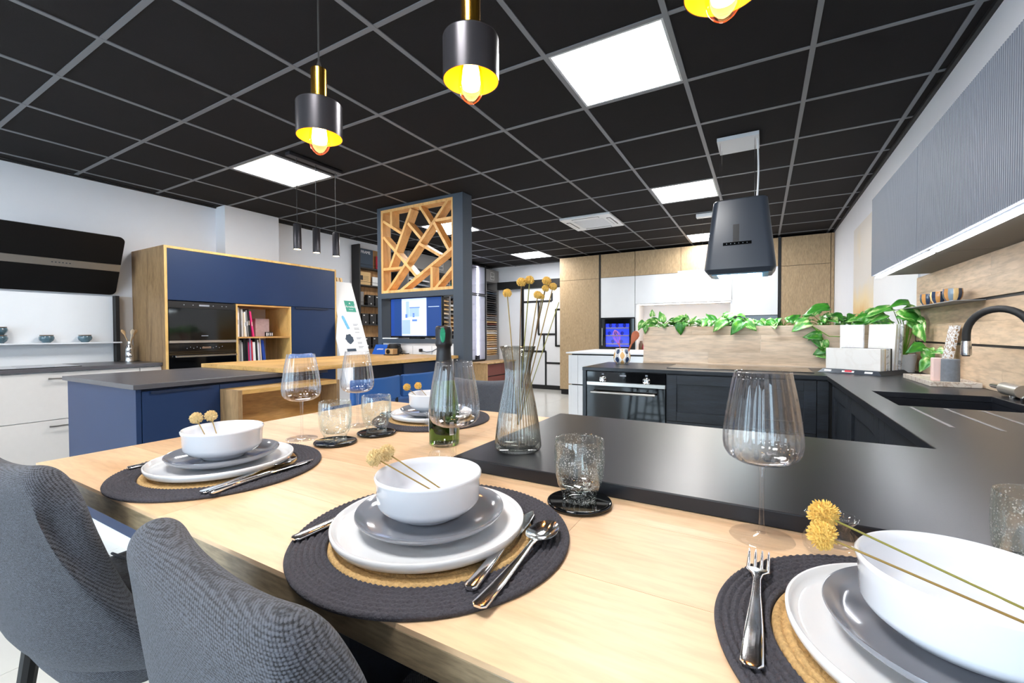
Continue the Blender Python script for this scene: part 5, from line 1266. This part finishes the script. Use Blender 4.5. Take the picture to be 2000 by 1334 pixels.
def label_on(x0, x1, z, mt, nm):
    vs = [R2(x0, .0035+.0055, z), R2(x1, .0035+.0055, z), R2(x1, .0145, z+.010), R2(x0, .0145, z+.010)]
    n = Vector(R2(0, -.6, .5))-Vector(R2(0, 0, 0)); MB().poly([Vector(v) for v in vs], n*.003).build(nm, mt, r, fix=True)
label_on(.035, .075, WZ+.0075, 'paper', 'printed_label'); label_on(.135, .200, WZ+.0065, 'paper', 'brand_label'); label_on(.255, .295, WZ+.0075, 'paper', 'printed_label')
label_on(.15, .188, WZ+.010, 'red', 'brand_print')
zt = WZ+.0245
slabs = [('beige white stone sample slab at the front of the stand', .030, .322, .035, .053, .130, 'marble_beige', 0), ('thin pale sample slab with a printed edge label', .06, .322, .060, .078, .128, 'book_white', 0), ('tan edged sample slab in the front row', .06, .322, .084, .098, .128, 'book_cream', 0), ('grey veined sample slab in the front row', .06, .322, .106, .124, .128, 'marble_veined', 0), ('white sample slab beside the black one', .06, .322, .130, .146, .128, 'marble_white', 0), ('black sample slab in the front row', .06, .322, .147, .163, .130, 'black_book', 0),
         ('tall white marble slab behind the beige one', .035, .165, .180, .196, .275, 'marble_white', 0), ('tall leaning white slab in the middle of the stand', .185, .322, .180, .202, .275, 'marble_beige', .012), ('second tall white slab leaning behind the first', .185, .322, .214, .230, .275, 'marble_white', .012), ('tall grey veined slab at the back of the stand', .18, .320, .262, .280, .275, 'marble_veined', .012)]
for lb, x0, x1, y0, y1, h, mt, le in slabs:
    m = MB(); rbox(m, x0, x1, y0, y1, zt, zt+h, le); tag(m.build('stone_sample', mt, bevel=.001), lb, 'stone sample', 'stone samples on the stand')

# marble tray, candles, plaque
r = T('marble_tray', 'flat beige marble tray on the worktop by the wall', 'tray', (1.755, .86, WZ))
MB().slab([1.665, 1.68, 1.825, 1.84], [.645, .66, 1.075, 1.09], {(1,1)}, WZ+.0004, WZ+.024).build('rim', 'marble_tray', r, bevel=.002)
B(1.68, 1.825, .66, 1.075, WZ+.0004, WZ+.016).build('base', 'marble_tray', r)
tag(MB().box(1.703, 1.735, .756, .796, WZ+.0165, WZ+.128).build('candle', 'pink_wax', bevel=.003), 'pale pink block candle on the marble tray', 'candle')
tag(MB().lathe([(0,0),(.032,0),(.033,.002),(.032,.108),(.030,.110),(0,.110)], (1.750, .705, WZ+.0165), 40).build('candle', 'grey_wax', None, True), 'round ribbed grey candle on the marble tray', 'candle')
m = MB().add([(1.800, .95, WZ+.0165), (1.814, .95, WZ+.0165), (1.814, 1.06, WZ+.0165), (1.800, 1.06, WZ+.0165), (1.822, .885, 1.185), (1.836, .885, 1.185), (1.836, .995, 1.185), (1.822, .995, 1.185)], [(3,2,1,0),(4,5,6,7),(0,1,5,4),(1,2,6,5),(2,3,7,6),(3,0,4,7)])
tag(m.build('plaque', 'plaque_print', bevel=.001), 'brown plaque with white letter pattern leaning behind the candles', 'plaque')

# tap
r = T('tap', 'black arched tap with steel nozzle over the sink', 'tap', (1.80, .13, WZ))
tp = Vector((1.668, .25, 0)); bp_ = Vector((1.80, .13, 0))
pts = [Vector((1.80, .13, WZ+.01)), Vector((1.80, .13, 1.10))]
for k in range(17):
    a = PI*k/16; f = (1-math.cos(a))/2
    q = bp_.lerp(tp, f); pts.append(Vector((q.x, q.y, 1.145+.092*math.sin(a))))
pts.append(Vector((tp.x, tp.y, 1.118)))
MB().tube(pts, .0125, 16).build('spout', 'rubber_black', r, True)
MB().lathe([(.0115, 1.062), (.0155, 1.064), (.0165, 1.075), (.0140, 1.118), (.012, 1.119)], (tp.x, tp.y, 0), 28).build('nozzle', 'steel', r, True)
MB().lathe([(0, 1.0595), (.0112, 1.0595), (.0112, 1.064), (0, 1.064)], (tp.x, tp.y, 0), 20).build('aerator', 'rubber_black', r, True)
MB().lathe([(0, 0), (.026, 0), (.026, .02), (.018, .03), (.014, .12), (0, .12)], (1.80, .13, WZ+.0005), 28).build('base', 'steel', r, True)
r = T('tap_lever', 'brushed steel mixer lever lying along the wall by the tap', 'tap lever', (1.822, .34, WZ))
o = MB().tube([(1.822, .39, WZ+.030), (1.822, .25, WZ+.030)], .024, 24).build('hub', 'brushed_steel', r, True, angle=40)
MB().loft([[(1.822+w*math.cos(q), y, WZ+.030+h*math.sin(q)) for q in [2*PI*i/14 for i in range(14)]] for y, w, h in ((.388, .010, .012), (.43, .010, .010), (.49, .011, .0095), (.505, .008, .007))]).build('blade', 'steel', r, True, fix=True)
MB().cyl((1.822, .32, WZ+.0005), .012, .012, 16).build('foot', 'steel', r)

# right wall: oak splashback boards with black slots, shelf and cups
XBF = 1.851
r = T('oak_backsplash', 'oak plank splashback with black slots on the right wall', 'splashback', (1.86, .3, WZ))
B(XBF+.008, X1-.0005, -2.2, 1.668, WZ+.001, 1.499).build('backing', 'black_matt', r)
rowsz = [(WZ+.001, .99), (.9905, 1.085), (1.097, 1.20), (1.2005, 1.294), (1.308, 1.40), (1.4005, 1.499)]
for k, (z0, z1) in enumerate(rowsz):
    cs = [-2.2]+[[-.9, .5], [-.4, 1.05], [-1.2, .72], [-.6, .25], [-.2, 1.2], [-1.0, .62]][k]+[1.668]
    for a, b in zip(cs[:-1], cs[1:]): B(XBF, XBF+.008, a+.0003, b-.0003, z0, z1).build('plank', 'oak_board', r)
r = T('cup_shelf', 'thin grey metal shelf with cups in the oak splashback', 'shelf', (1.79, 1.1, 1.295))
B(1.745, XBF-.0005, .66, 1.64, 1.2945, 1.2985).build('plate', 'sample_grey', r)
def cup(label, y, rot):
    r = T('cup', label, 'cup', (1.793, y, 1.299), 'striped cups on the metal shelf')
    o = MB().lathe([(0,0),(.020,0),(.024,.004),(.034,.022),(.037,.042),(.0355,.064),(.0335,.064),(.0345,.042),(.031,.022),(0,.008)], (1.793, y, 1.299), 40).build('body', 'cup_stripes', r, True); o.rotation_euler.z = rot
    return r
cup('striped brown and navy cup farthest along the metal shelf', 1.20, 3.6); cup('striped cup in the middle of the metal shelf', 1.03, .9); cup('largest looking striped cup nearest the tap', .845, 2.4)
tag(B(1.858, X1-.0005, 1.672, 2.965, WZ+.001, 2.0).build('wall_panel', 'white_gloss'), 'white glossy panel on the right wall past the oak boards', 'wall panel')
tag(B(1.858, X1-.0005, 2.968, 3.96, .3, 2.26).build('wall_panel', 'stained_stone'), 'stone wall panel stained ochre near its foot', 'wall panel')

# upper cabinets with ribbed doors
def ribbed(y0, y1, z0, z1, x, pitch=.0125, depth=.0045):
    n = max(2, int((y1-y0)/pitch)); p = (y1-y0)/n; prof = []
    for k in range(n):
        a = y0+p*k; prof += [(x, a+p*.12), (x, a+p*.55), (x+depth, a+p*.65), (x+depth, a+p*.98)]
    prof = [(x+.018, y0), (x+depth, y0)] + prof + [(x+depth, y1), (x+.018, y1)]
    N = len(prof); vs = [(a, b, z) for z in (z0, z1) for a, b in prof]; fs = [(i, (i+1) % N, N+(i+1) % N, N+i) for i in range(N)]
    fs += [tuple(range(N-1, -1, -1)), tuple(range(N, 2*N))]
    return MB().add(vs, fs)
XU = 1.575
for lb, y0, y1 in [('grey ribbed wall cabinet nearest the plants', .495, 1.405), ('long grey ribbed wall cabinet over the sink', -.72, .490)]:
    r = T('wall_cabinet', lb, 'cabinet', (1.72, (y0+y1)/2, 1.50), 'grey ribbed wall cabinets')
    B(XU+.020, X1-.0005, y0, y1, 1.503, 1.970).build('body', 'grey_ridged', r)
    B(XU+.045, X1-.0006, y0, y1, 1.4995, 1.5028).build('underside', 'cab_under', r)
    ribbed(y0+.001, y1-.001, 1.500, 1.972, XU).build('door', 'grey_ridged', r, fix=True)
for lb, y0, y1 in [('bright light bar under the cabinet nearest the plants', .42, 1.385), ('long bright light bar under the cabinet over the sink', -.70, .385)]:
    r = T('light_bar', lb, 'light', (XU+.035, (y0+y1)/2, 1.48), 'under cabinet light bars')
    B(XU+.018, XU+.044, y0, y1, 1.4925, 1.4992).build('profile', 'white_metal', r)
    B(XU+.016, XU+.030, y0+.004, y1-.004, 1.4860, 1.4922).build('diffuser', 'led_strip', r)
    B(XU+.034, XU+.044, y0+.004, y1-.004, 1.4860, 1.4922).build('diffuser', 'led_strip', r)

# ================================================================== CHAIRS AT THE TABLE
ch = shell_chair('upholstered_stool', 'grey woven bar chair cropped by the left picture edge', 'chair_grey', 'black_metal', W_=.47, nu=40, nv=26)
put(ch, (-.112, -1.712, 0), .07); ch['group'] = 'grey bar chairs at the table'
dup(ch, (.572, -1.716, 0), -.10, 'grey woven bar chair in the foreground, nearest the camera', 'grey bar chairs at the table')
dup(ch, (-.085, -.645, 0), PI, 'grey bar chair across the table behind the vase', 'grey bar chairs at the table')

# ================================================================== PLACE SETTINGS
def braid(r0, r1, n, h, seg, freq, amp, solid=False):
    """flat spiral of plaited cord: n rows, every row with its own strands"""
    w = (r1-r0)/n; prof = [(r0, 0.0, 0, 0)]
    for k in range(n):
        for a_, zz in ((0.06, -.0026), (.3, 0), (.7, 0), (.94, -.0026)): prof.append((r0+w*(k+a_), h+zz, amp if zz == 0 else 0, PI*(k % 2)+(.9 if a_ > .5 else 0)))
    prof += [(r1, h*.5, 0, 0), (r1-w*.12, .0004, 0, 0)]
    m = MB(); vs = []; fs = []; N = len(prof)
    for r_, z, am, ph in prof:
        for i in range(seg):
            a_ = 2*PI*i/seg; vs.append((r_*math.cos(a_), r_*math.sin(a_), z+am*math.cos(freq*a_+ph)))
    for k in range(N):
        k2 = (k+1) % N
        for i in range(seg): j = (i+1) % seg; fs.append((k*seg+i, k*seg+j, k2*seg+j, k2*seg+i))
    return m.add(vs, fs)
def mat_():
    r = T('placemat', '', 'placemat', group='round braided placemats')
    braid(.138, .187, 7, .0072, 520, 130, .0008).build('braided_border', 'mat_charcoal', r, True, angle=80)
    braid(.004, .1375, 15, .0070, 240, 60, .0006).build('jute_centre', 'jute', r, True, angle=80)
    return r
def plate_white():
    return MB().lathe([(0,0),(.085,0),(.088,.002),(.118,.003),(.1275,.006),(.1305,.012),(.1308,.0175),(.1295,.0185),(.1278,.0178),(.1265,.0125),(.118,.0085),(.088,.0078),(0,.0075)], seg=96).build('dinner_plate', 'ceramic_white', None, True, org=(0,0,0), angle=60)
def plate_grey():
    return MB().lathe([(0,.002),(.052,0),(.056,.0005),(.060,.004),(.086,.008),(.098,.0155),(.1018,.0215),(.1012,.0228),(.0995,.0222),(.0955,.0170),(.084,.0112),(.058,.0095),(0,.0092)], seg=96).build('side_plate', 'ceramic_grey', None, True, org=(0,0,0), angle=60)
def bowl_():
    return MB().lathe([(0,.003),(.034,0),(.038,0),(.040,.003),(.042,.006),(.060,.012),(.0675,.019),(.0695,.022),(.0705,.025),(.0718,.052),(.0735,.056),(.0738,.0595),(.0722,.0612),(.0702,.0600),(.0690,.052),(.0672,.026),(.060,.017),(.035,.0115),(0,.0110)], seg=96).build('bowl', 'bowl_white', None, True, org=(0,0,0), angle=60)
def cut_profile(o, secs, mat, name, parent=None):
    """cutlery blade: (y, half width, half thickness, z) sections, super-ellipse"""
    L = []
    for y, w, h, z in secs:
        L.append([(w*math.copysign(abs(math.cos(q))**.6, math.cos(q)), y, z+h*math.copysign(abs(math.sin(q))**.6, math.sin(q))) for q in [2*PI*i/16 for i in range(16)]])
    return MB().loft(L).build(name, mat, o, True, fix=True, angle=50)
def spoon_():
    r = T('spoon', '', 'spoon', group='steel spoons')
    cut_profile(r, [(-.095, .005, .0012, .002), (-.092, .0088, .0018, .002), (-.05, .0075, .0018, .0025), (.0, .0045, .0018, .005), (.03, .0034, .0018, .0085), (.043, .0045, .0018, .0090)], 'chrome', 'handle', r)
    n = 10; vs = []; fs = []; seg = 28
    for lay, (d, e) in enumerate(((0, 0), (-.0012, .0006))):
        vs.append((0, .072, .0025+d))
        for k in range(1, n+1):
            f = k/n
            for i in range(seg):
                a = 2*PI*i/seg; w = .0195*(1-.16*math.sin(a))
                vs.append(((w+e)*f*math.cos(a), .072+(.031+e)*f*math.sin(a), .0025+.0085*f*f+d*(1-f*.6)))
    N = 1+n*seg
    for o_, fl_ in ((0, False), (N, True)):
        for i in range(seg):
            t = (o_, o_+1+i, o_+1+(i+1) % seg); fs.append(t[::-1] if fl_ else t)
        for k in range(n-1):
            for i in range(seg):
                a, b = o_+1+k*seg+i, o_+1+k*seg+(i+1) % seg; t = (a, a+seg, b+seg, b); fs.append(t[::-1] if fl_ else t)
    for i in range(seg):
        a, b = 1+(n-1)*seg+i, 1+(n-1)*seg+(i+1) % seg; fs.append((a, a+N, b+N, b))
    MB().add(vs, fs).build('bowl', 'chrome', r, True, fix=True, angle=60)
    return r
def knife_():
    r = T('knife', '', 'knife', group='steel knives')
    cut_profile(r, [(-.105, .004, .002, .003), (-.102, .0075, .003, .003), (-.05, .0065, .0032, .0035), (.0, .005, .0032, .004), (.006, .005, .003, .004)], 'chrome', 'handle', r)
    cut_profile(r, [(.0055, .0045, .0012, .004), (.02, .0085, .0010, .004), (.07, .0095, .0009, .0035), (.095, .0070, .0007, .0032), (.108, .0012, .0004, .003)], 'chrome', 'blade', r)
    return r
def fork_():
    r = T('fork', '', 'fork', group='steel forks')
    cut_profile(r, [(-.105, .005, .0012, .0025), (-.101, .0090, .0022, .0025), (-.05, .0078, .0022, .003), (.0, .0046, .002, .0055), (.028, .0038, .0018, .008), (.040, .0058, .0014, .0085), (.049, .0112, .0012, .0075), (.056, .0118, .0012, .0065)], 'chrome', 'handle', r)
    for k in range(4):
        x = -.0096+.0064*k
        MB().loft([[(x*(1+.02*j)+w*math.cos(q), y, z+h*math.sin(q)) for q in [2*PI*i/8 for i in range(8)]] for j, (y, w, h, z) in enumerate(((.0545, .0021, .0012, .0066), (.072, .0018, .0011, .0060), (.088, .0015, .0010, .0068), (.098, .0009, .0007, .0090)))]).build('tine', 'chrome', r, True, fix=True, angle=60)
    return r
def head_mesh(mat, rad, seed):
    """dried flower ball: a core thick with little bracts"""
    bm = bmesh.new(); bmesh.ops.create_icosphere(bm, subdivisions=3, radius=rad*.84)
    vs = [(v.co.x, v.co.y, v.co.z*.92) for v in bm.verts]; fs = [tuple(v.index for v in f.verts) for f in bm.faces]; bm.free()
    rnd = random.Random(seed); N = 230
    for k in range(N):
        z = 1-1.86*(k+.5)/N; q = math.sqrt(max(0, 1-z*z)); a = k*2.39996+rnd.uniform(-.25, .25)
        d = Vector((q*math.cos(a), q*math.sin(a), z)); d = (d+Vector((rnd.uniform(-.25, .25), rnd.uniform(-.25, .25), rnd.uniform(-.1, .35)))).normalized()
        p = Vector((q*math.cos(a), q*math.sin(a), z*.92))*rad*.78; u = d.orthogonal().normalized(); w = d.cross(u)
        L = rad*rnd.uniform(.22, .42); wd = rad*rnd.uniform(.075, .11); o = len(vs)
        for i in range(4): t = PI/2*i; vs.append(tuple(p+(u*math.cos(t)+w*math.sin(t)*.6)*wd))
        for i in range(4): t = PI/2*i; vs.append(tuple(p+d*L*.7+(u*math.cos(t)+w*math.sin(t)*.6)*wd*.9))
        vs.append(tuple(p+d*L))
        for i in range(4): j = (i+1) % 4; fs += [(o+i, o+j, o+4+j, o+4+i), (o+4+i, o+4+j, o+8)]
    me = bpy.data.meshes.new('flower_head'); me.from_pydata(vs, [], fs); me.materials.append(MATS[mat])
    return me
HEADS = [head_mesh('dried_head', .0125, 1), head_mesh('dried_head', .0125, 2), head_mesh('dried_yellow', .0125, 3), head_mesh('dried_yellow', .0125, 4)]
def dried_flower(label, head, end, size, hd, stem='stem_dry', group='dried flowers on the bowls', bow=.0, mid=None, rs=.0010):
    h, e = Vector(head), Vector(end)
    r = T('dried_flower', label, 'dried flower', tuple(e), group)
    pts = [h+(e-h)*t+Vector((0, 0, bow*math.sin(PI*t))) for t in [k/8 for k in range(9)]]
    MB().tube(pts, rs, 6).build('stem', stem, r, True)
    o = bpy.data.objects.new('flower_head', HEADS[hd]); COL.objects.link(o); o.parent = r
    d = (h-e).normalized(); q = Vector((0,0,1)).rotation_difference(d)
    o.matrix_local = Matrix.Translation(h+d*.006*size-e) @ q.to_matrix().to_4x4() @ Matrix.Diagonal((size, size, size, 1))
    return r
MZ = TZ+.0078
P_mat, P_pw, P_pg, P_bw, P_sp, P_kn, P_fk = mat_(), plate_white(), plate_grey(), bowl_(), spoon_(), knife_(), fork_()
used = set()
def place(p, loc, rz, label, cat=None, group=None):
    if p.name in used: o = copy_tree(p)
    else: o = p; used.add(p.name)
    o.location = loc; o.rotation_euler = (0, 0, rz); o['label'] = label
    if cat: o['category'] = cat
    if group: o['group'] = group
    return o
SET = [((.013, -1.588), 'at the left table corner', 0), ((.590, -1.604), 'in the middle foreground', 0), ((1.132, -1.592), 'at the bottom right corner', 0), ((.055, -.975), 'on the far side by the bottle', PI)]
for k, ((x, y), w, rot) in enumerate(SET):
    place(P_mat, (x, y, TZ+.0003), rot+.4*k, 'round charcoal braided placemat with jute centre ' + w)
    dx_, dy_ = ((0, 0), (-.006, -.002), (.004, .002), (-.004, .004))[k]
    place(P_pw, (x+dx_, y+dy_, MZ+.0005), 0, 'flat white dinner plate ' + w, 'plate', 'white dinner plates')
    place(P_pg, (x+dx_, y+dy_+.002, MZ+.0082), 0, 'glossy grey side plate ' + w, 'plate', 'grey side plates')
    place(P_bw, (x+dx_-.004, y+dy_+.003, MZ+.0178), 0, 'white footed bowl with dried flowers ' + w, 'bowl', 'white bowls')
# cutlery
def cutlery(p, a, b, label, L0, L1, z=MZ, up=0):
    """lays the piece so that its rear end lies at a and it points to b"""
    a, b = Vector(a), Vector(b); d = (b-a).normalized(); c = a-d*L0
    o = place(p, (c.x, c.y, z), math.atan2(-d.x, d.y), label); return o
cutlery(P_sp, (.743, -1.722), (.735, -1.56), 'steel spoon reflecting the lamps, right of the middle setting', -.095, .1, MZ+.0008)
cutlery(P_kn, (.719, -1.702), (.697, -1.56), 'steel knife beside the spoon of the middle setting', -.105, .1, MZ+.0005)
cutlery(P_sp, (.157, -1.696), (.132, -1.55), 'steel spoon right of the left corner setting', -.095, .1, MZ+.0008)
cutlery(P_kn, (.172, -1.690), (.155, -1.52), 'steel knife right of the left corner setting', -.105, .1, MZ+.0005)
cutlery(P_fk, (.979, -1.678), (.983, -1.50), 'steel fork with four tines at the bottom right setting', -.105, .1, MZ+.0005)
cutlery(P_fk, (.452, -1.724), (.456, -1.55), 'steel fork half under the middle white plate', -.105, .1, MZ+.0003)
cutlery(P_fk, (-.125, -1.700), (-.128, -1.52), 'steel fork left of the left corner plate', -.105, .1, MZ+.0003)
cutlery(P_sp, (-.085, -.87), (-.082, -1.05), 'steel spoon beside the far plate stack', -.095, .1, MZ+.0008)
cutlery(P_kn, (-.062, -.865), (-.060, -1.05), 'steel knife beside the far plate stack', -.105, .1, MZ+.0005) if False else None
# dried flowers across the bowls
rz_ = MZ+.0178+.0612
dried_flower('lower dried flower on the middle bowl', (.508, -1.628, rz_+.012), (.590, -1.585, rz_-.040), .95, 0)
dried_flower('upper dried flower on the middle bowl', (.506, -1.604, rz_+.013), (.602, -1.578, rz_-.040), .95, 1)
dried_flower('upper dried flower on the bottom right bowl', (1.046, -1.538, rz_+.006), (1.178, -1.618, rz_-.018), 1.12, 2, 'stem_olive')
dried_flower('lower dried flower on the bottom right bowl', (1.040, -1.586, rz_+.004), (1.170, -1.640, rz_-.016), .98, 3, 'stem_dry')
dried_flower('left dried flower on the left corner bowl', (-.066, -1.600, rz_+.010), (.010, -1.610, rz_-.036), .95, 1)
dried_flower('right dried flower on the left corner bowl', (-.060, -1.575, rz_+.011), (.018, -1.596, rz_-.036), .95, 0)
dried_flower('left dried flower on the far bowl', (-.020, -1.005, rz_+.014), (.045, -1.000, rz_-.030), .95, 2)
dried_flower('right dried flower on the far bowl', (-.006, -.968, rz_+.015), (.060, -.980, rz_-.030), .95, 3)

# ================================================================== GLASSES
def wine():
    r = T('wine_glass', '', 'wine glass', group='ribbed wine glasses')
    H = .226
    prof = [(.0062,.1015),(.016,.1018),(.030,.1045),(.0405,.1105),(.0462,.1195),(.0480,.131),(.0476,.142),(.0455,.160),(.0425,.180),(.0395,.198),(.0362,.215),(.0342,H)]
    inner = [(max(q-.0011, .0), z+(.0012 if i < 2 else .0004)) for i, (q, z) in enumerate(prof)]
    n = len(prof)
    MB().lathe([(0,.1012)]+prof+[(.0338, H+.0006)]+inner[::-1][0:n-1]+[(0,.1030)], seg=144, flute=24, depth=.016, flute_range=(4, 2*n-3)).build('bowl', 'wine_glass', r, True, angle=80)
    MB().lathe([(.0058,.1018),(.0046,.097),(.0036,.088),(.0032,.060),(.0032,.030),(.0038,.012),(.0050,.0065)], seg=20).build('stem', 'wine_glass', r, True)
    MB().lathe([(0,.0),(.0385,0),(.0395,.0008),(.0385,.0018),(.020,.0026),(.009,.0048),(.0050,.0068),(0,.0070)], seg=72).build('foot', 'clear_glass', r, True)
    return r
wg = wine(); put(wg, (.986, -1.393, TZ+.0003), .05, 'large ribbed wine glass at right in front of the black worktop')
g = 'ribbed wine glasses'
dup(wg, (-.079, -1.346, TZ+.0003), .3, 'leftmost ribbed wine glass, before the open oak box', g)
dup(wg, (-.077, -1.162, TZ+.0003), .7, 'ribbed wine glass second from the left, before the poster board', g)
dup(wg, (.474, -1.405, TZ+.0003), 1.1, 'ribbed wine glass overlapping the bottle', g)
def tumbler():
    r = T('tumbler', '', 'tumbler', group='bubbled glass tumblers')
    MB().lathe([(0,.002),(.022,.0),(.027,.001),(.0275,.004),(.0262,.008),(.029,.015),(.0355,.028),(.0392,.045),(.0405,.065),(.0402,.085),(.0392,.098),(.0384,.101),(.0372,.1005),(.0372,.096),(.0380,.083),(.0382,.065),(.0368,.046),(.0325,.030),(.024,.021),(0,.018)], seg=72).build('body', 'seeded_glass', r, True, angle=80)
    return r
def coaster():
    return MB().lathe([(0,0),(.048,0),(.0515,.002),(.0525,.0045),(.0515,.007),(.049,.0078),(.047,.0074),(0,.0068)], seg=64).build('coaster', 'black_gloss', None, True, org=(0,0,0), angle=60)
tg, cg = tumbler(), coaster()
for k, (x, y, w) in enumerate([(.728, -1.406, 'beside the middle setting'), (.041, -1.335, 'behind the left corner setting'), (.055, -1.211, 'nearest the bottle'), (1.243, -1.407, 'cut off by the right picture edge')]):
    place(tg, (x, y, TZ+.0075), .7*k, 'bubbled glass tumbler ' + w, 'tumbler', 'bubbled glass tumblers')
    place(cg, (x, y, TZ+.0003), 0, 'round black coaster ' + w, 'coaster', 'round black coasters')
def holder():
    r = T('glass_holder', '', 'glass holder', group='small waisted glass holders')
    MB().lathe([(0,0),(.022,0),(.028,.004),(.030,.016),(.026,.027),(.0195,.034),(.0215,.041),(.028,.048),(.0262,.0485),(.018,.042),(.016,.035),(.021,.027),(.024,.016),(0,.008)], seg=48, flute=12, depth=.03).build('body', 'clear_glass', r, True, angle=80)
    return r
hg = holder()
for k, (x, y, w) in enumerate([(1.062, -1.400, 'behind the bottom right bowl'), (.395, -1.345, 'behind the middle bowl'), (.150, -1.080, 'between the far plates and the bottle')]):
    place(hg, (x, y, TZ+.0003), k, 'small waisted clear glass holder ' + w, 'glass holder', 'small waisted glass holders')

# ================================================================== BOTTLE
bx, by = .290, -1.206
r = T('sparkling_bottle', 'dark green sparkling wine bottle with black foil', 'bottle', (bx, by, TZ+.0003))
MB().lathe([(0,.012),(.02,.004),(.033,0),(.0365,.002),(.0378,.010),(.0380,.050),(.0376,.085),(.0355,.110),(.0310,.138),(.0255,.165),(.0215,.190),(.0185,.215),(.0165,.235),(.0150,.250),(.0150,.282),(.0,.284)], (bx, by, TZ+.0003), 64).build('glass', 'green_glass', r, True, angle=60)
m = MB().lathe([(.0268,.163),(.0228,.188),(.0196,.214),(.0178,.235),(.0178,.246),(.0205,.250),(.0212,.256),(.0196,.262),(.0206,.270),(.0210,.288),(.0200,.2955),(.016,.2985),(0,.2995)], (bx, by, TZ+.0003), 48, flute=9, depth=.018, flute_range=(4, 9))
m.build('foil', 'foil', r, True, angle=50)
pts = [Vector((bx+.0219*math.cos(a), by+.0219*math.sin(a), TZ+z)) for a, z in [(-1.0+.75*math.sin(q)*.4, .276+.019*math.cos(q)) for q in [2*PI*i/14 for i in range(14)]]]
MB().poly(pts, Vector((math.cos(-1.0), math.sin(-1.0), 0))*.0008).build('foil_emblem', 'foil_green', r, fix=True)
def wrap(a0, a1, z0, z1, rad, nm, mt, n=14):
    vs = []; fs = []
    for rr in (rad, rad+.0004):
        for z in (z0, z1):
            for i in range(n+1): a = a0+(a1-a0)*i/n; vs.append((bx+rr*math.cos(a), by+rr*math.sin(a), TZ+z))
    N = n+1
    for i in range(n): fs += [(2*N+i, 2*N+i+1, 3*N+i+1, 3*N+i), (i+1, i, N+i, N+i+1), (N+i, 3*N+i, 3*N+i+1, N+i+1), (i, i+1, 2*N+i+1, 2*N+i)]
    fs += [(0, 2*N, 3*N, N), (n, N+n, 3*N+n, 2*N+n)]
    return MB().add(vs, fs).build(nm, mt, r, True, fix=True)
wrap(2.2, 4.0, .035, .085, .0383, 'front_label', 'paper'); wrap(-.55, -.25, .03, .062, .0383, 'barcode_label', 'paper')
for k in range(7): wrap(-.52+.04*k, -.505+.04*k, .033, .058, .0388, 'barcode_bar', 'black_matt', 2)

# ================================================================== VASE
vx, vy = .523, -1.242
r = T('vase', 'smoked ribbed glass vase with flared neck on the black worktop', 'vase', (vx, vy, WZ+.0003))
out = [(.040,.0),(.0475,.002),(.0500,.008),(.0495,.020),(.0455,.055),(.0385,.100),(.0315,.135),(.0280,.155),(.0272,.170),(.0290,.190),(.0335,.210),(.0385,.226)]
inn = [(.0372,.226),(.0322,.210),(.0277,.190),(.0259,.170),(.0267,.155),(.0302,.135),(.0372,.100),(.0442,.055),(.0475,.020),(.040,.010),(0,.009)]
MB().lathe([(0,.001)]+out+inn, (vx, vy, WZ+.0003), 360, flute=45, depth=.022, flute_range=(3, len(out))).build('glass', 'smoke_glass', r, True, angle=80)
hx = [(.511, -1.265, 1.236, .75), (.537, -1.250, 1.259, .8), (.552, -1.241, 1.264, .75), (.567, -1.233, 1.232, .72), (.581, -1.224, 1.247, .62), (.583, -1.223, 1.262, .75), (.595, -1.217, 1.250, .68), (.574, -1.228, 1.230, .5)]
lb = ['lowest leftmost dried flower in the vase', 'second dried flower from the left in the vase', 'tall dried flower near the middle of the vase bunch', 'low round dried flower in the middle of the bunch', 'dried flower right of the low one', 'tallest dried flower at the right of the bunch', 'rightmost dried flower head in the vase', 'small dried flower half hidden by the low round one']
for k, (x, y, z, s) in enumerate(hx):
    e = (vx+(-.004+.0022*k)-(x-.55)*.16, vy+.002*((k % 3)-1), WZ+.055+.012*(k % 3))
    dried_flower(lb[k], (x, y, z), e, s, 2+(k % 2), ['stem_dry', 'stem_brown', 'stem_olive'][k % 3], 'dried flowers in the vase', rs=.0011)
# a headless stem leaning right
e = Vector((vx+.006, vy, WZ+.07)); h = Vector((.607, -1.21, 1.221))
tag(MB().tube([h+(e-h)*t for t in (0, .25, .5, .75, 1)], .0009, 6).build('grass_stalk', 'stem_olive', None, True), 'bare dried stalk leaning far right out of the vase', 'dried plant')
